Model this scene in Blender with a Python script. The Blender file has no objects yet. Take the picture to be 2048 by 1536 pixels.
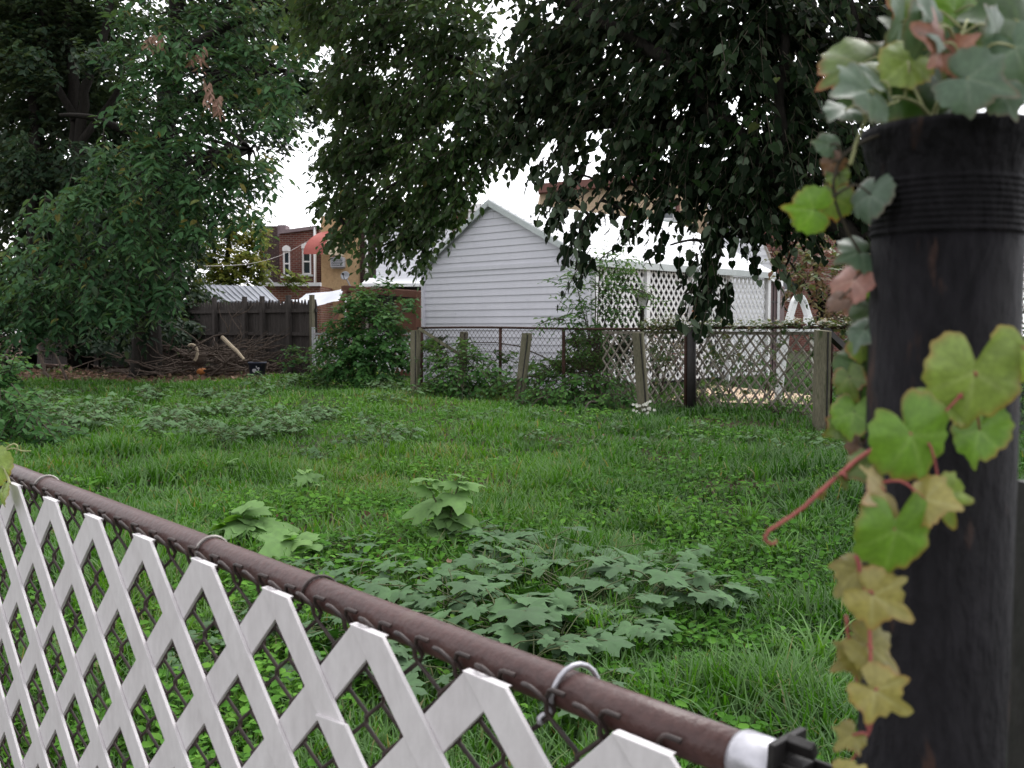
import bpy, math, random
import numpy as np
from mathutils import Vector, Matrix
random.seed(7); rng = np.random.default_rng(7)
SC = bpy.context.scene; COL = SC.collection
# ------------------------------------------------------------------ camera model (photo is 2048 x 1536)
F_PX = 2000.0; CAM = Vector((0, 0, 1.1)); PITCH = math.atan(113/2000.0)
FW = Vector((0, math.cos(PITCH), -math.sin(PITCH))); UP = Vector((0, math.sin(PITCH), math.cos(PITCH))); RT = Vector((1, 0, 0))
def ray(px, py): return FW + RT*((px-1024)/F_PX) - UP*((py-768)/F_PX)
def W(px, py, Y):
    d = ray(px, py); return CAM + d*(Y/d.y)
def gz(x, y):
    return 0.03*math.sin(x*1.3+y*.7)+.025*math.sin(x*.6-y*1.1+1.)+.012*math.sin(x*3.1+2*y)
def G(px, py):
    d = ray(px, py); p = CAM + d*(-CAM.z/d.z); p.z = gz(p.x, p.y); return p
def gp(px, Y, dz=0.0):
    x = (px-1024)/F_PX*(Y/FW.y); return Vector((x, Y, gz(x, Y)+dz))
# ------------------------------------------------------------------ object helpers
def link(o, parent=None):
    COL.objects.link(o)
    if parent: o.parent = parent
    return o
def tag(o, label=None, cat=None, group=None, kind=None):
    for k, v in (('label', label), ('category', cat), ('group', group), ('kind', kind)):
        if v: o[k] = v
    return o
def thing(name, label, cat, group=None, loc=(0, 0, 0)):
    o = bpy.data.objects.new(name, None); o.empty_display_size = .1; COL.objects.link(o); o.location = loc
    return tag(o, label, cat, group)
def copy_tree(o, parent=None):
    c = o.copy(); COL.objects.link(c); c.parent = parent
    for ch in list(o.children): copy_tree(ch, c)
    return c
class MB:
    def __init__(s): s.v = []; s.f = []; s.sm = []
    def add(s, vs, fs, smooth=False):
        n = len(s.v); s.v += [tuple(v) for v in vs]; s.f += [tuple(i+n for i in f) for f in fs]; s.sm += [smooth]*len(fs); return s
    def hexa(s, b, t):
        return s.add(list(b)+list(t), [(3,2,1,0),(4,5,6,7),(0,1,5,4),(1,2,6,5),(2,3,7,6),(3,0,4,7)])
    def box(s, c, size, rz=0, M=None):
        x, y, z = [q/2 for q in size]; R = M if M is not None else Matrix.Rotation(rz, 3, 'Z'); c = Vector(c)
        p = lambda i, j, k: c+R@Vector((i*x, j*y, k*z))
        return s.hexa([p(-1,-1,-1),p(1,-1,-1),p(1,1,-1),p(-1,1,-1)], [p(-1,-1,1),p(1,-1,1),p(1,1,1),p(-1,1,1)])
    def prism(s, poly, d):
        d = Vector(d); n = len(poly); a = [Vector(p) for p in poly]; b = [p+d for p in a]
        return s.add(a+b, [tuple(range(n))[::-1], tuple(range(n, 2*n))]+[(i, (i+1) % n, n+(i+1) % n, n+i) for i in range(n)])
    def bar(s, a, b, w, h, up=(0, 0, 1)):
        a = Vector(a); b = Vector(b); d = (b-a).normalized(); u = Vector(up)
        sd = d.cross(u)
        if sd.length < 1e-4: sd = d.cross(Vector((1, 0, 0)))
        sd.normalize(); u = sd.cross(d).normalized(); x = sd*w/2; y = u*h/2
        return s.hexa([a-x-y, a+x-y, a+x+y, a-x+y], [b-x-y, b+x-y, b+x+y, b-x+y])
    def tube(s, pts, rad, n=8, cap=True, smooth=True):
        pts = [Vector(p) for p in pts]; m = len(pts)
        if m < 2: return s
        if not hasattr(rad, '__len__'): rad = [rad]*m
        t0 = (pts[1]-pts[0]).normalized(); ref = Vector((0, 0, 1)) if abs(t0.z) < .9 else Vector((1, 0, 0))
        nx = t0.cross(ref).normalized(); vs = []
        for i in range(m):
            t = (pts[min(i+1, m-1)]-pts[max(i-1, 0)])
            t = t.normalized() if t.length > 1e-9 else t0
            nx = nx-t*nx.dot(t)
            nx = nx.normalized() if nx.length > 1e-6 else t.orthogonal().normalized()
            ny = t.cross(nx)
            for k in range(n):
                a = 2*math.pi*k/n; vs.append(pts[i]+(nx*math.cos(a)+ny*math.sin(a))*rad[i])
        fs = [(i*n+k, i*n+(k+1) % n, (i+1)*n+(k+1) % n, (i+1)*n+k) for i in range(m-1) for k in range(n)]
        s.add(vs, fs, smooth)
        if cap and n > 2:
            q = len(s.v)-len(vs)
            s.f.append(tuple(q+k for k in range(n))[::-1]); s.f.append(tuple(q+(m-1)*n+k for k in range(n))); s.sm += [False, False]
        return s
    def lathe(s, prof, base=(0, 0, 0), n=24, M=None, smooth=True, cap=True):
        base = Vector(base); R = M or Matrix.Identity(3); vs = []
        for r, z in prof:
            for k in range(n):
                a = 2*math.pi*k/n; vs.append(base+R@Vector((r*math.cos(a), r*math.sin(a), z)))
        m = len(prof); q = len(s.v)
        s.add(vs, [(i*n+k, i*n+(k+1) % n, (i+1)*n+(k+1) % n, (i+1)*n+k) for i in range(m-1) for k in range(n)], smooth)
        if cap:
            s.f.append(tuple(q+k for k in range(n))[::-1]); s.f.append(tuple(q+(m-1)*n+k for k in range(n))); s.sm += [False, False]
        return s
    def build(s, name, mat, parent=None, bevel=0):
        me = bpy.data.meshes.new(name); me.from_pydata(s.v, [], s.f)
        me.polygons.foreach_set('use_smooth', s.sm); me.update()
        if mat: me.materials.append(mat)
        o = link(bpy.data.objects.new(name, me), parent)
        if bevel:
            b = o.modifiers.new('bevel', 'BEVEL'); b.width = bevel; b.segments = 2; b.limit_method = 'ANGLE'
        return o
def np_mesh(name, V, Fq, mat, parent=None, tint=None, smooth=False):
    """V (n,3), Fq (m,k) index array with k corners each"""
    me = bpy.data.meshes.new(name); m, k = Fq.shape
    me.vertices.add(len(V)); me.vertices.foreach_set('co', np.ascontiguousarray(V, np.float32).ravel())
    me.loops.add(m*k); me.loops.foreach_set('vertex_index', np.ascontiguousarray(Fq, np.int32).ravel())
    me.polygons.add(m); me.polygons.foreach_set('loop_start', np.arange(0, m*k, k, dtype=np.int32))
    if smooth: me.polygons.foreach_set('use_smooth', np.ones(m, bool))
    if tint is not None:
        a = me.attributes.new('tint', 'FLOAT', 'POINT'); a.data.foreach_set('value', np.ascontiguousarray(tint, np.float32))
    me.update(calc_edges=True)
    me.materials.append(mat)
    return link(bpy.data.objects.new(name, me), parent)
# ------------------------------------------------------------------ node materials
def mat_new(name):
    m = bpy.data.materials.new(name); m.use_nodes = True; nt = m.node_tree; nt.nodes.clear()
    out = nt.nodes.new('ShaderNodeOutputMaterial'); return m, nt, out
def N(nt, t, **kw):
    n = nt.nodes.new(t)
    for k, v in kw.items():
        if k in n.inputs: n.inputs[k].default_value = v
        else: setattr(n, k, v)
    return n
def ramp(nt, fac, stops):
    r = nt.nodes.new('ShaderNodeValToRGB'); e = r.color_ramp.elements
    while len(e) < len(stops): e.new(.5)
    for i, (p, c) in enumerate(stops):
        e[i].position = p; e[i].color = (*c, 1)
    nt.links.new(fac, r.inputs[0]); return r.outputs[0]
def mix(nt, f, a, b, mode='MIX'):
    n = nt.nodes.new('ShaderNodeMix'); n.data_type = 'RGBA'; n.blend_type = mode
    for v, i in ((f, 0), (a, 6), (b, 7)):
        if isinstance(v, (int, float)): n.inputs[i].default_value = v
        elif isinstance(v, tuple): n.inputs[i].default_value = (*v, 1)
        else: nt.links.new(v, n.inputs[i])
    return n.outputs[2]
def coords(nt, scale=(1, 1, 1), kind='Object'):
    tc = nt.nodes.new('ShaderNodeTexCoord'); mp = nt.nodes.new('ShaderNodeMapping'); mp.inputs['Scale'].default_value = scale
    nt.links.new(tc.outputs[kind], mp.inputs[0]); return mp.outputs[0]
def noise(nt, vec, scale, detail=4, rough=.55, col=False):
    n = N(nt, 'ShaderNodeTexNoise', Scale=scale, Detail=detail, Roughness=rough); nt.links.new(vec, n.inputs['Vector'])
    return n.outputs['Color' if col else 'Fac']
def surf(name, c1, c2, scale=6, stretch=(1, 1, 1), rough=.7, bump=.2, metal=0, spec=.3, spots=None, fine=60, fmix=.35):
    """two-tone noise surface with fine grain, optional third-colour spots and bump"""
    m, nt, out = mat_new(name); v = coords(nt, stretch)
    n1 = noise(nt, v, scale, 5, .6); col = ramp(nt, n1, [(.3, c1), (.7, c2)])
    n2 = noise(nt, v, fine, 3)
    col = mix(nt, fmix, col, ramp(nt, n2, [(.3, tuple(q*.6 for q in c1)), (.7, tuple(min(1, q*1.25) for q in c2))]))
    if spots:
        n3 = noise(nt, v, spots[1], 4); col = mix(nt, ramp(nt, n3, [(spots[2], (0, 0, 0)), (min(1, spots[2]+.08), (1, 1, 1))]), col, spots[0])
    b = N(nt, 'ShaderNodeBsdfPrincipled', Roughness=rough, Metallic=metal); b.inputs['Specular IOR Level'].default_value = spec
    nt.links.new(col, b.inputs['Base Color'])
    if bump:
        bp = N(nt, 'ShaderNodeBump', Strength=bump, Distance=.02); nt.links.new(n2, bp.inputs['Height']); nt.links.new(bp.outputs[0], b.inputs['Normal'])
    nt.links.new(b.outputs[0], out.inputs[0]); return m
def foliage(name, stops, transl=.3, rough=.45, spec=.35, var=.5, tcol=(1.15, 1.25, .5)):
    m, nt, out = mat_new(name)
    at = N(nt, 'ShaderNodeAttribute', attribute_name='tint'); v = coords(nt)
    geo = nt.nodes.new('ShaderNodeNewGeometry')
    c = ramp(nt, at.outputs['Fac'], stops)
    nz = noise(nt, v, 30, 2)
    c = mix(nt, var, c, ramp(nt, nz, [(.3, (.45, .45, .45)), (.7, (1.35, 1.35, 1.35))]), 'MULTIPLY')
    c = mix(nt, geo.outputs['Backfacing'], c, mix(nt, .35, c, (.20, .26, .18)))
    p = N(nt, 'ShaderNodeBsdfPrincipled', Roughness=rough); p.inputs['Specular IOR Level'].default_value = spec
    nt.links.new(c, p.inputs['Base Color'])
    t = N(nt, 'ShaderNodeBsdfTranslucent'); nt.links.new(mix(nt, 1.0, c, tcol, 'MULTIPLY'), t.inputs[0])
    ms = N(nt, 'ShaderNodeMixShader', Fac=transl); nt.links.new(p.outputs[0], ms.inputs[1]); nt.links.new(t.outputs[0], ms.inputs[2])
    nt.links.new(ms.outputs[0], out.inputs[0]); return m
def brick(name, c1, c2, mortar, axis=(1, 0)):
    m, nt, out = mat_new(name); tc = nt.nodes.new('ShaderNodeTexCoord'); sx = nt.nodes.new('ShaderNodeSeparateXYZ'); nt.links.new(tc.outputs['Object'], sx.inputs[0])
    ad = N(nt, 'ShaderNodeMath', operation='ADD'); nt.links.new(sx.outputs[0], ad.inputs[0]); nt.links.new(sx.outputs[1], ad.inputs[1])
    cb = nt.nodes.new('ShaderNodeCombineXYZ'); nt.links.new(ad.outputs[0], cb.inputs[0]); nt.links.new(sx.outputs[2], cb.inputs[1])
    b = N(nt, 'ShaderNodeTexBrick'); b.inputs['Scale'].default_value = 1; b.inputs['Brick Width'].default_value = .23; b.inputs['Row Height'].default_value = .085
    b.inputs['Mortar Size'].default_value = .012; b.inputs['Color1'].default_value = (*c1, 1); b.inputs['Color2'].default_value = (*c2, 1); b.inputs['Mortar'].default_value = (*mortar, 1); b.inputs['Bias'].default_value = -.1
    nt.links.new(cb.outputs[0], b.inputs['Vector'])
    nz = noise(nt, cb.outputs[0], 1.2, 5); c = mix(nt, .6, b.outputs[0], ramp(nt, nz, [(.3, (.5, .5, .5)), (.7, (1.2, 1.2, 1.2))]), 'MULTIPLY')
    p = N(nt, 'ShaderNodeBsdfPrincipled', Roughness=.9); p.inputs['Specular IOR Level'].default_value = .1
    nt.links.new(c, p.inputs['Base Color']); nt.links.new(p.outputs[0], out.inputs[0]); return m
def glass(name, c=(.03, .04, .05)):
    m, nt, out = mat_new(name); p = N(nt, 'ShaderNodeBsdfPrincipled', Roughness=.08); p.inputs['Base Color'].default_value = (*c, 1); p.inputs['Specular IOR Level'].default_value = .8
    nt.links.new(p.outputs[0], out.inputs[0]); return m
M = dict(
    rail=surf('brown_rail_paint', (.050, .021, .019), (.080, .037, .033), 9, (1, 1, 1), .42, .12, 0, .45, ((.10, .06, .05), 14, .66), 120),
    wire=surf('brown_wire', (.022, .015, .014), (.045, .028, .025), 30, rough=.5, bump=.05, spec=.4),
    tie=surf('pale_tie_wire', (.30, .27, .25), (.42, .39, .37), 30, rough=.4, bump=.05, metal=.5),
    galv=surf('galvanised', (.36, .35, .38), (.50, .49, .53), 20, rough=.38, bump=.06, metal=.6, spec=.5),
    lattice=surf('white_plastic_lattice', (.54, .505, .515), (.62, .59, .60), 14, (1, 1, .4), .45, .06, 0, .4, ((.42, .38, .37), 9, .70), 90, .15),
    iron=surf('black_iron', (.004, .0038, .0045), (.0125, .0115, .0135), 20, (1, 1, .3), rough=.62, bump=.35, spec=.07, spots=((.034, .020, .016), 55, .61), fine=170, fmix=.45),
    dark=surf('dark_metal', (.010, .009, .009), (.025, .022, .022), 20, rough=.6, bump=.1),
    siding=surf('white_siding', (.62, .61, .67), (.68, .67, .73), 1.3, (1, 1, .6), .5, .02, 0, .3, ((.56, .54, .57), 2.2, .68), 12, .06),
    sidingb=surf('white_siding_far', (.66, .66, .70), (.74, .74, .78), 1.2, rough=.55, bump=0),
    roofw=surf('white_metal_roof', (.80, .80, .83), (.86, .86, .88), .8, rough=.45, bump=0, spec=.4),
    trim=surf('aged_white_trim', (.42, .46, .46), (.58, .61, .61), 4, rough=.55, bump=.05),
    post=surf('weathered_post', (.095, .088, .062), (.19, .175, .125), 5, (4, 4, .5), .9, .5, 0, .1, ((.06, .075, .035), 3.5, .58), 40),
    stock=surf('grey_stockade', (.042, .036, .034), (.085, .075, .07), 3, (6, 6, .5), .9, .4, 0, .1, None, 20),
    beam=surf('brown_beam', (.10, .042, .028), (.16, .075, .05), 4, (1, 1, 1), .8, .2),
    roofg=surf('grey_metal_roof', (.24, .25, .29), (.33, .34, .38), 2, rough=.5, bump=.03, metal=.1),
    tarp=surf('white_tarp', (.38, .40, .45), (.50, .52, .58), 2, rough=.4, bump=.1),
    brick=brick('red_brick', (.17, .055, .042), (.11, .04, .035), (.20, .16, .14)),
    brickd=brick('dark_brick', (.075, .045, .042), (.05, .035, .035), (.11, .09, .085)),
    bricko=brick('orange_brick', (.24, .10, .065), (.17, .065, .05), (.30, .24, .2)),
    stucco=surf('tan_stucco', (.40, .27, .145), (.47, .33, .19), 2, rough=.9, bump=.1, fine=15),
    stuccop=surf('pale_tan_stucco', (.50, .37, .25), (.57, .44, .31), 2, rough=.9, bump=.1, fine=15),
    cornice=surf('brown_cornice', (.14, .06, .05), (.19, .09, .075), 3, rough=.7, bump=.1),
    white=surf('white_paint', (.70, .70, .71), (.80, .80, .81), 6, rough=.5, bump=.03),
    plastic=surf('white_plastic', (.78, .79, .80), (.84, .85, .86), 6, rough=.35, bump=.02, spec=.5),
    awnr=surf('red_awning', (.32, .075, .065), (.40, .12, .10), 3, rough=.6, bump=.05),
    awnc=surf('cream_awning', (.50, .42, .30), (.58, .50, .38), 3, rough=.6, bump=.05),
    glass=glass('window_glass'), glasst=glass('frosted_lamp_glass', (.55, .55, .58)),
    dish=surf('grey_dish', (.38, .39, .43), (.46, .47, .5), 6, rough=.5, bump=.02),
    bark=surf('tree_bark', (.010, .009, .008), (.026, .023, .020), 5, (3, 3, .6), .95, .8, 0, .1, None, 25),
    barkb=surf('dead_wood', (.045, .033, .027), (.11, .083, .066), 6, rough=.95, bump=.5, fine=30),
    logw=surf('pale_split_log', (.30, .24, .17), (.48, .40, .30), 5, rough=.9, bump=.3, spots=((.10, .06, .04), 6, .6)),
    twig=surf('twig', (.03, .024, .018), (.06, .05, .035), 12, rough=.9, bump=.2),
    stemg=surf('green_stem', (.05, .07, .025), (.09, .10, .04), 12, rough=.7, bump=.1),
    stemr=surf('red_stem', (.22, .045, .05), (.36, .10, .085), 40, rough=.6, bump=.1),
    stemp=surf('pale_stem', (.22, .24, .10), (.30, .30, .15), 40, rough=.6, bump=.1),
    bin=surf('dark_blue_plastic', (.018, .022, .04), (.03, .036, .06), 6, rough=.5, bump=.05),
    mark=surf('white_marking', (.35, .35, .38), (.5, .5, .52), 9, rough=.7, bump=.02),
    orange=surf('orange_skin', (.40, .12, .03), (.52, .20, .05), 8, rough=.6, bump=.1),
    copper=surf('copper_disc', (.26, .09, .04), (.40, .17, .08), 12, rough=.5, bump=.1, metal=.3),
    brownp=surf('brown_panel', (.060, .032, .032), (.085, .048, .048), 4, rough=.7, bump=.05),
    inside=surf('interior_shade', (.022, .019, .020), (.045, .038, .038), 2, rough=.9, bump=0),  # carport and porch shade put into a dark colour
    mauve=surf('mauve_shingle', (.17, .13, .145), (.24, .19, .20), 4, rough=.9, bump=.1),
    dirtp=surf('bare_tan_paving', (.42, .30, .21), (.52, .38, .27), 3, rough=.9, bump=.1),
    latw=surf('weathered_lattice', (.13, .11, .09), (.33, .30, .255), 7, rough=.8, bump=.15, fmix=.3),
    rust=surf('rusty_iron', (.024, .014, .011), (.06, .028, .02), 14, rough=.9, bump=.3),
)
g = lambda *c: tuple(c)
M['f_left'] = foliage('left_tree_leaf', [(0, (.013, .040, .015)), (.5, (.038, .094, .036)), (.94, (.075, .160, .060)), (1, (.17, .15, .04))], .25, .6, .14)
M['f_over'] = foliage('overhang_leaf_shaded', [(0, (.0035, .008, .003)), (.6, (.0065, .015, .005)), (.95, (.015, .034, .008)), (1, (.05, .065, .018))], .12, .6, .06)  # near-black colour carries the shade of the canopy underside
M['f_mid'] = foliage('overhang_leaf_lit', [(0, (.011, .026, .008)), (.6, (.030, .062, .016)), (.95, (.060, .105, .026)), (1, (.13, .12, .03))], .24, .55, .12)  # same tree's leaf, its stronger light put into a paler colour
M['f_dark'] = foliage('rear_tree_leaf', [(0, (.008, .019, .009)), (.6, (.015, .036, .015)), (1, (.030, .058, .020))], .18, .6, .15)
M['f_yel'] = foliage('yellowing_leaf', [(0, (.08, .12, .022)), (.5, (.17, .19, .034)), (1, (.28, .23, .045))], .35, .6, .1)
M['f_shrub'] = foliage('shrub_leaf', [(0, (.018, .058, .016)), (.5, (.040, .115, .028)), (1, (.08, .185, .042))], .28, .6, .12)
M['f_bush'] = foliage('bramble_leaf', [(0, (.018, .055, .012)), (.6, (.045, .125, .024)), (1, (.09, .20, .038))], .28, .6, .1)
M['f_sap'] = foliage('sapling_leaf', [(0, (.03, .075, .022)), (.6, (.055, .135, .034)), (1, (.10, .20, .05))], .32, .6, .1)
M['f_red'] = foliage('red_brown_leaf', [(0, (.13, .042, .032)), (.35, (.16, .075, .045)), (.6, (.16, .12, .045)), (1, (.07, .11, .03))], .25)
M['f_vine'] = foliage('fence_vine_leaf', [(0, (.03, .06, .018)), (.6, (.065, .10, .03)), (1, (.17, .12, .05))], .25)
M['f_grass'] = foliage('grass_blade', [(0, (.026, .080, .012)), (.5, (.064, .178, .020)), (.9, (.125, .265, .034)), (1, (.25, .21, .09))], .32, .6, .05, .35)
M['f_clover'] = foliage('ground_cover_leaf', [(0, (.026, .080, .012)), (.6, (.064, .175, .022)), (1, (.135, .29, .042))], .25, .65, .06, .35)
M['f_mallow'] = foliage('lobed_weed_leaf', [(0, (.018, .058, .016)), (.6, (.036, .104, .029)), (1, (.072, .175, .048))], .2, .7, .03, .55)
M['f_bright'] = foliage('bright_weed_leaf', [(0, (.08, .18, .03)), (.6, (.14, .285, .055)), (1, (.24, .42, .10))], .3, .65, .05, .4)
M['f_low'] = foliage('low_weed_leaf', [(0, (.026, .078, .018)), (.6, (.050, .135, .030)), (1, (.10, .22, .045))], .22, .7, .04, .5)
M['f_dry'] = foliage('dry_leaf', [(0, (.065, .036, .026)), (.5, (.125, .072, .05)), (1, (.24, .16, .115))], .1, .8, .1)
M['f_pink'] = foliage('dead_pink_leaf', [(0, (.22, .12, .09)), (1, (.42, .27, .22))], .2, .8, .1)
M['petal'] = foliage('white_petal', [(0, (.5, .5, .45)), (1, (.75, .74, .7))], .2, .8, .1)
# ------------------------------------------------------------------ leaf machinery (numpy)
def unit(a): return a/np.maximum(np.linalg.norm(a, axis=-1, keepdims=True), 1e-9)
T_OV = (np.array([(0, 0, 0), (.30, .28, .05), (.25, .68, .02), (0, 1, -.12), (-.25, .68, .02), (-.30, .28, .05)], float), np.array([(0, 1, 2, 3), (0, 3, 4, 5)]))
T_MI = (np.array([(0, 0, 0), (.22, .28, .05), (.19, .66, .02), (0, 1, -.15), (-.19, .66, .02), (-.22, .28, .05)], float), np.array([(0, 1, 2, 3), (0, 3, 4, 5)]))
T_NA = (np.array([(0, 0, 0), (.17, .28, .04), (.15, .65, .02), (0, 1, -.16), (-.15, .65, .02), (-.17, .28, .04)], float), np.array([(0, 1, 2, 3), (0, 3, 4, 5)]))
T_HE = (np.array([(0, .06, 0), (.22, -.06, .04), (.42, .18, .07), (.36, .52, .05), (.14, .84, -.03), (0, 1.05, -.12), (-.14, .84, -.03), (-.36, .52, .05), (-.42, .18, .07), (-.22, -.06, .04)], float),
        np.array([(0, 1, 2, 3), (0, 3, 4, 5), (0, 5, 6, 7), (0, 7, 8, 9)]))
def polar_template(lobes, n, depth, droop=.25, serr=0.0):
    """palmate leaf as a two-ring fan; tip points to +y"""
    vs = [(0, 0, 0)]; 
    for ring in (.55, 1.0):
        for i in range(n):
            t = -math.pi+2*math.pi*(i+.5)/n; best = 0
            for la, ll, lw in lobes:
                d = abs((t-la+math.pi) % (2*math.pi)-math.pi); best = max(best, ll*math.exp(-(d/lw)**2))
            r = (1-depth)*.62*(1-.55*math.exp(-((abs(t)-math.pi)/.35)**2))+best*depth
            if serr and ring == 1: r *= 1+serr*(1 if i % 2 else -1)
            r *= ring; x = math.sin(t)*r; y = math.cos(t)*r
            vs.append((x, y, .06*math.cos(3*t)*ring-droop*r*r))
    fs = []
    for i in range(n):
        j = (i+1) % n
        fs.append((0, 1+i, 1+j, 1+j)); fs.append((1+i, 1+n+i, 1+n+j, 1+j))
    return np.array(vs), np.array(fs)
T_MAL = polar_template([(0, 1.15, .46), (.95, 1.02, .44), (-.95, 1.02, .44), (1.9, .85, .42), (-1.9, .85, .42)], 40, .46, .22, .06)
T_BRI = polar_template([(0, 1.25, .42), (.8, .62, .5), (-.8, .62, .5), (1.8, .42, .5), (-1.8, .42, .5)], 30, .6, .3, .05)
T_RND = polar_template([(0, 1, 2)], 8, .5, .1)
def leaves(Pt, A, Nn, S, tmpl, tint):
    """Pt base points, A leaf axis, Nn rough normals, S sizes, tint per leaf -> V, F, tint per vertex"""
    tv, tf = tmpl; A = unit(A); X = unit(np.cross(A, Nn)); Z = np.cross(X, A)
    V = Pt[:, None, :]+S[:, None, None]*(tv[None, :, 0:1]*X[:, None, :]+tv[None, :, 1:2]*A[:, None, :]+tv[None, :, 2:3]*Z[:, None, :])
    n, k = len(Pt), len(tv); Fq = (tf[None]+(np.arange(n)*k)[:, None, None]).reshape(-1, 4)
    return V.reshape(-1, 3), Fq, np.repeat(tint, k)
def clean_quads(Fq): return Fq
class Leafs:
    def __init__(s): s.V = []; s.F = []; s.T = []; s.n = 0
    def add(s, *a):
        if len(a[0]) == 0: return s
        V, Fq, T = leaves(*a); s.V.append(V); s.F.append(Fq+s.n); s.T.append(T); s.n += len(V); return s
    def build(s, name, mat, parent=None):
        V = np.concatenate(s.V); Fq = np.concatenate(s.F); T = np.concatenate(s.T)
        tri = Fq[:, 2] == Fq[:, 3]
        if tri.any(): # two triangles per quad keeps a single polygon size
            q = Fq[~tri]; Fq = np.concatenate([Fq[tri][:, :3], q[:, :3], q[:, [0, 2, 3]]])
        return np_mesh(name, V, Fq, mat, parent, T)
def vnoise(x, y, s, seed=0):
    """smooth value noise in 0..1"""
    r = np.random.default_rng(seed).random((64, 64)); x = np.asarray(x)/s+31.3; y = np.asarray(y)/s+17.7
    xi = np.floor(x).astype(int); yi = np.floor(y).astype(int); fx = x-xi; fy = y-yi; fx = fx*fx*(3-2*fx); fy = fy*fy*(3-2*fy)
    a = r[xi % 64, yi % 64]; b = r[(xi+1) % 64, yi % 64]; c = r[xi % 64, (yi+1) % 64]; d = r[(xi+1) % 64, (yi+1) % 64]
    return (a*(1-fx)+b*fx)*(1-fy)+(c*(1-fx)+d*fx)*fy
def gzn(x, y): return 0.03*np.sin(x*1.3+y*.7)+.025*np.sin(x*.6-y*1.1+1.)+.012*np.sin(x*3.1+2*y)
def sprays(L, tw, c, r, nspray, center, nleaf, leaf, tmpl, droop=.3, length=.6, up=1.0, tb=0.5, shell=.5, outw=1.0, twr=.006, trange=.5, hang=0.0, twf=1.0):
    """one clump of twigs carrying alternate leaves, inside ellipsoid c, r; L leaf collector, tw twig MB"""
    c = np.array(c, float); r = np.array(r, float)
    d = unit(rng.normal(size=(nspray, 3))); rad = rng.random(nspray)**(shell)
    P0 = c+d*r*rad[:, None]
    out = unit((P0-np.array(center))*np.array([1, 1, .35]))
    dr = unit(out*outw+unit(rng.normal(size=(nspray, 3)))*.65+np.array([0, 0, -droop]))
    Ln = length*(.6+.8*rng.random(nspray)); P = P0-dr*(Ln*.5)[:, None]
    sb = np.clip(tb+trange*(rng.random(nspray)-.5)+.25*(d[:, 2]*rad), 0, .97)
    for j in range(nleaf):
        t = (j+.6)/nleaf; sag = -droop*.35*(t*t)*Ln
        Q = P+dr*(t*Ln)[:, None]; Q[:, 2] += sag
        side = unit(np.cross(dr, np.array([0, 0, 1.])))*(1 if j % 2 else -1)
        A = dr*.55+side*.8*(.5+rng.random((nspray, 1)))+rng.normal(size=(nspray, 3))*.25; A[:, 2] -= .25+hang
        if hang > .6: Nn = unit(out+rng.normal(size=(nspray, 3))*.8)
        else: Nn = unit(np.array([0, 0, up])+out*.25+rng.normal(size=(nspray, 3))*.35)
        S = leaf*(.65+.6*rng.random(nspray))*(1-.35*t*(j == nleaf-1))
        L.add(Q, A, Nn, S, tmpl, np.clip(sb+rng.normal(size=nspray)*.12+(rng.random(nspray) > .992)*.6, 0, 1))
    if tw is not None:
        for i in range(nspray):
            if random.random() > twf: continue
            a = Vector(P[i]); e = Vector(P[i]+dr[i]*Ln[i]); e.z -= droop*.35*Ln[i]; m = (a+e)/2; m.z += droop*.09*Ln[i]
            tw.tube([a, m, e], [twr, twr*.7, twr*.35], 3, cap=False)
def wob(a, b, n, amp):
    a = Vector(a); b = Vector(b); L = (b-a).length
    return [a.lerp(b, i/n)+(Vector((random.gauss(0, 1), random.gauss(0, 1), random.gauss(0, .7)))*amp*L*(1 if 0 < i < n else 0)) for i in range(n+1)]
def limb(mb, pts, r0, r1, n=8, sub=4, amp=.02):
    """tapered wobbly limb through control points; returns the fine polyline"""
    pts = [Vector(p) for p in pts]; out = [pts[0]]
    for i in range(len(pts)-1):
        p0 = pts[max(i-1, 0)]; p1 = pts[i]; p2 = pts[i+1]; p3 = pts[min(i+2, len(pts)-1)]
        for k in range(1, sub+1):
            t = k/sub; q = .5*((2*p1)+(p2-p0)*t+(2*p0-5*p1+4*p2-p3)*t*t+(3*p1-p0-3*p2+p3)*t**3)
            out.append(q+Vector((random.gauss(0, 1), random.gauss(0, 1), 0))*amp*r0)
    m = len(out); mb.tube(out, [r0+(r1-r0)*(i/(m-1))**.8 for i in range(m)], n); return out
def blob(px, py, Y, rx, ry, ry_m):
    c = W(px, py, Y); k = Y/F_PX; return (c.x, c.y, c.z), (rx*k, ry_m, ry*k)
def nearest(poly, p):
    return min(poly, key=lambda q: (q-p).length_squared)
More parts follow.
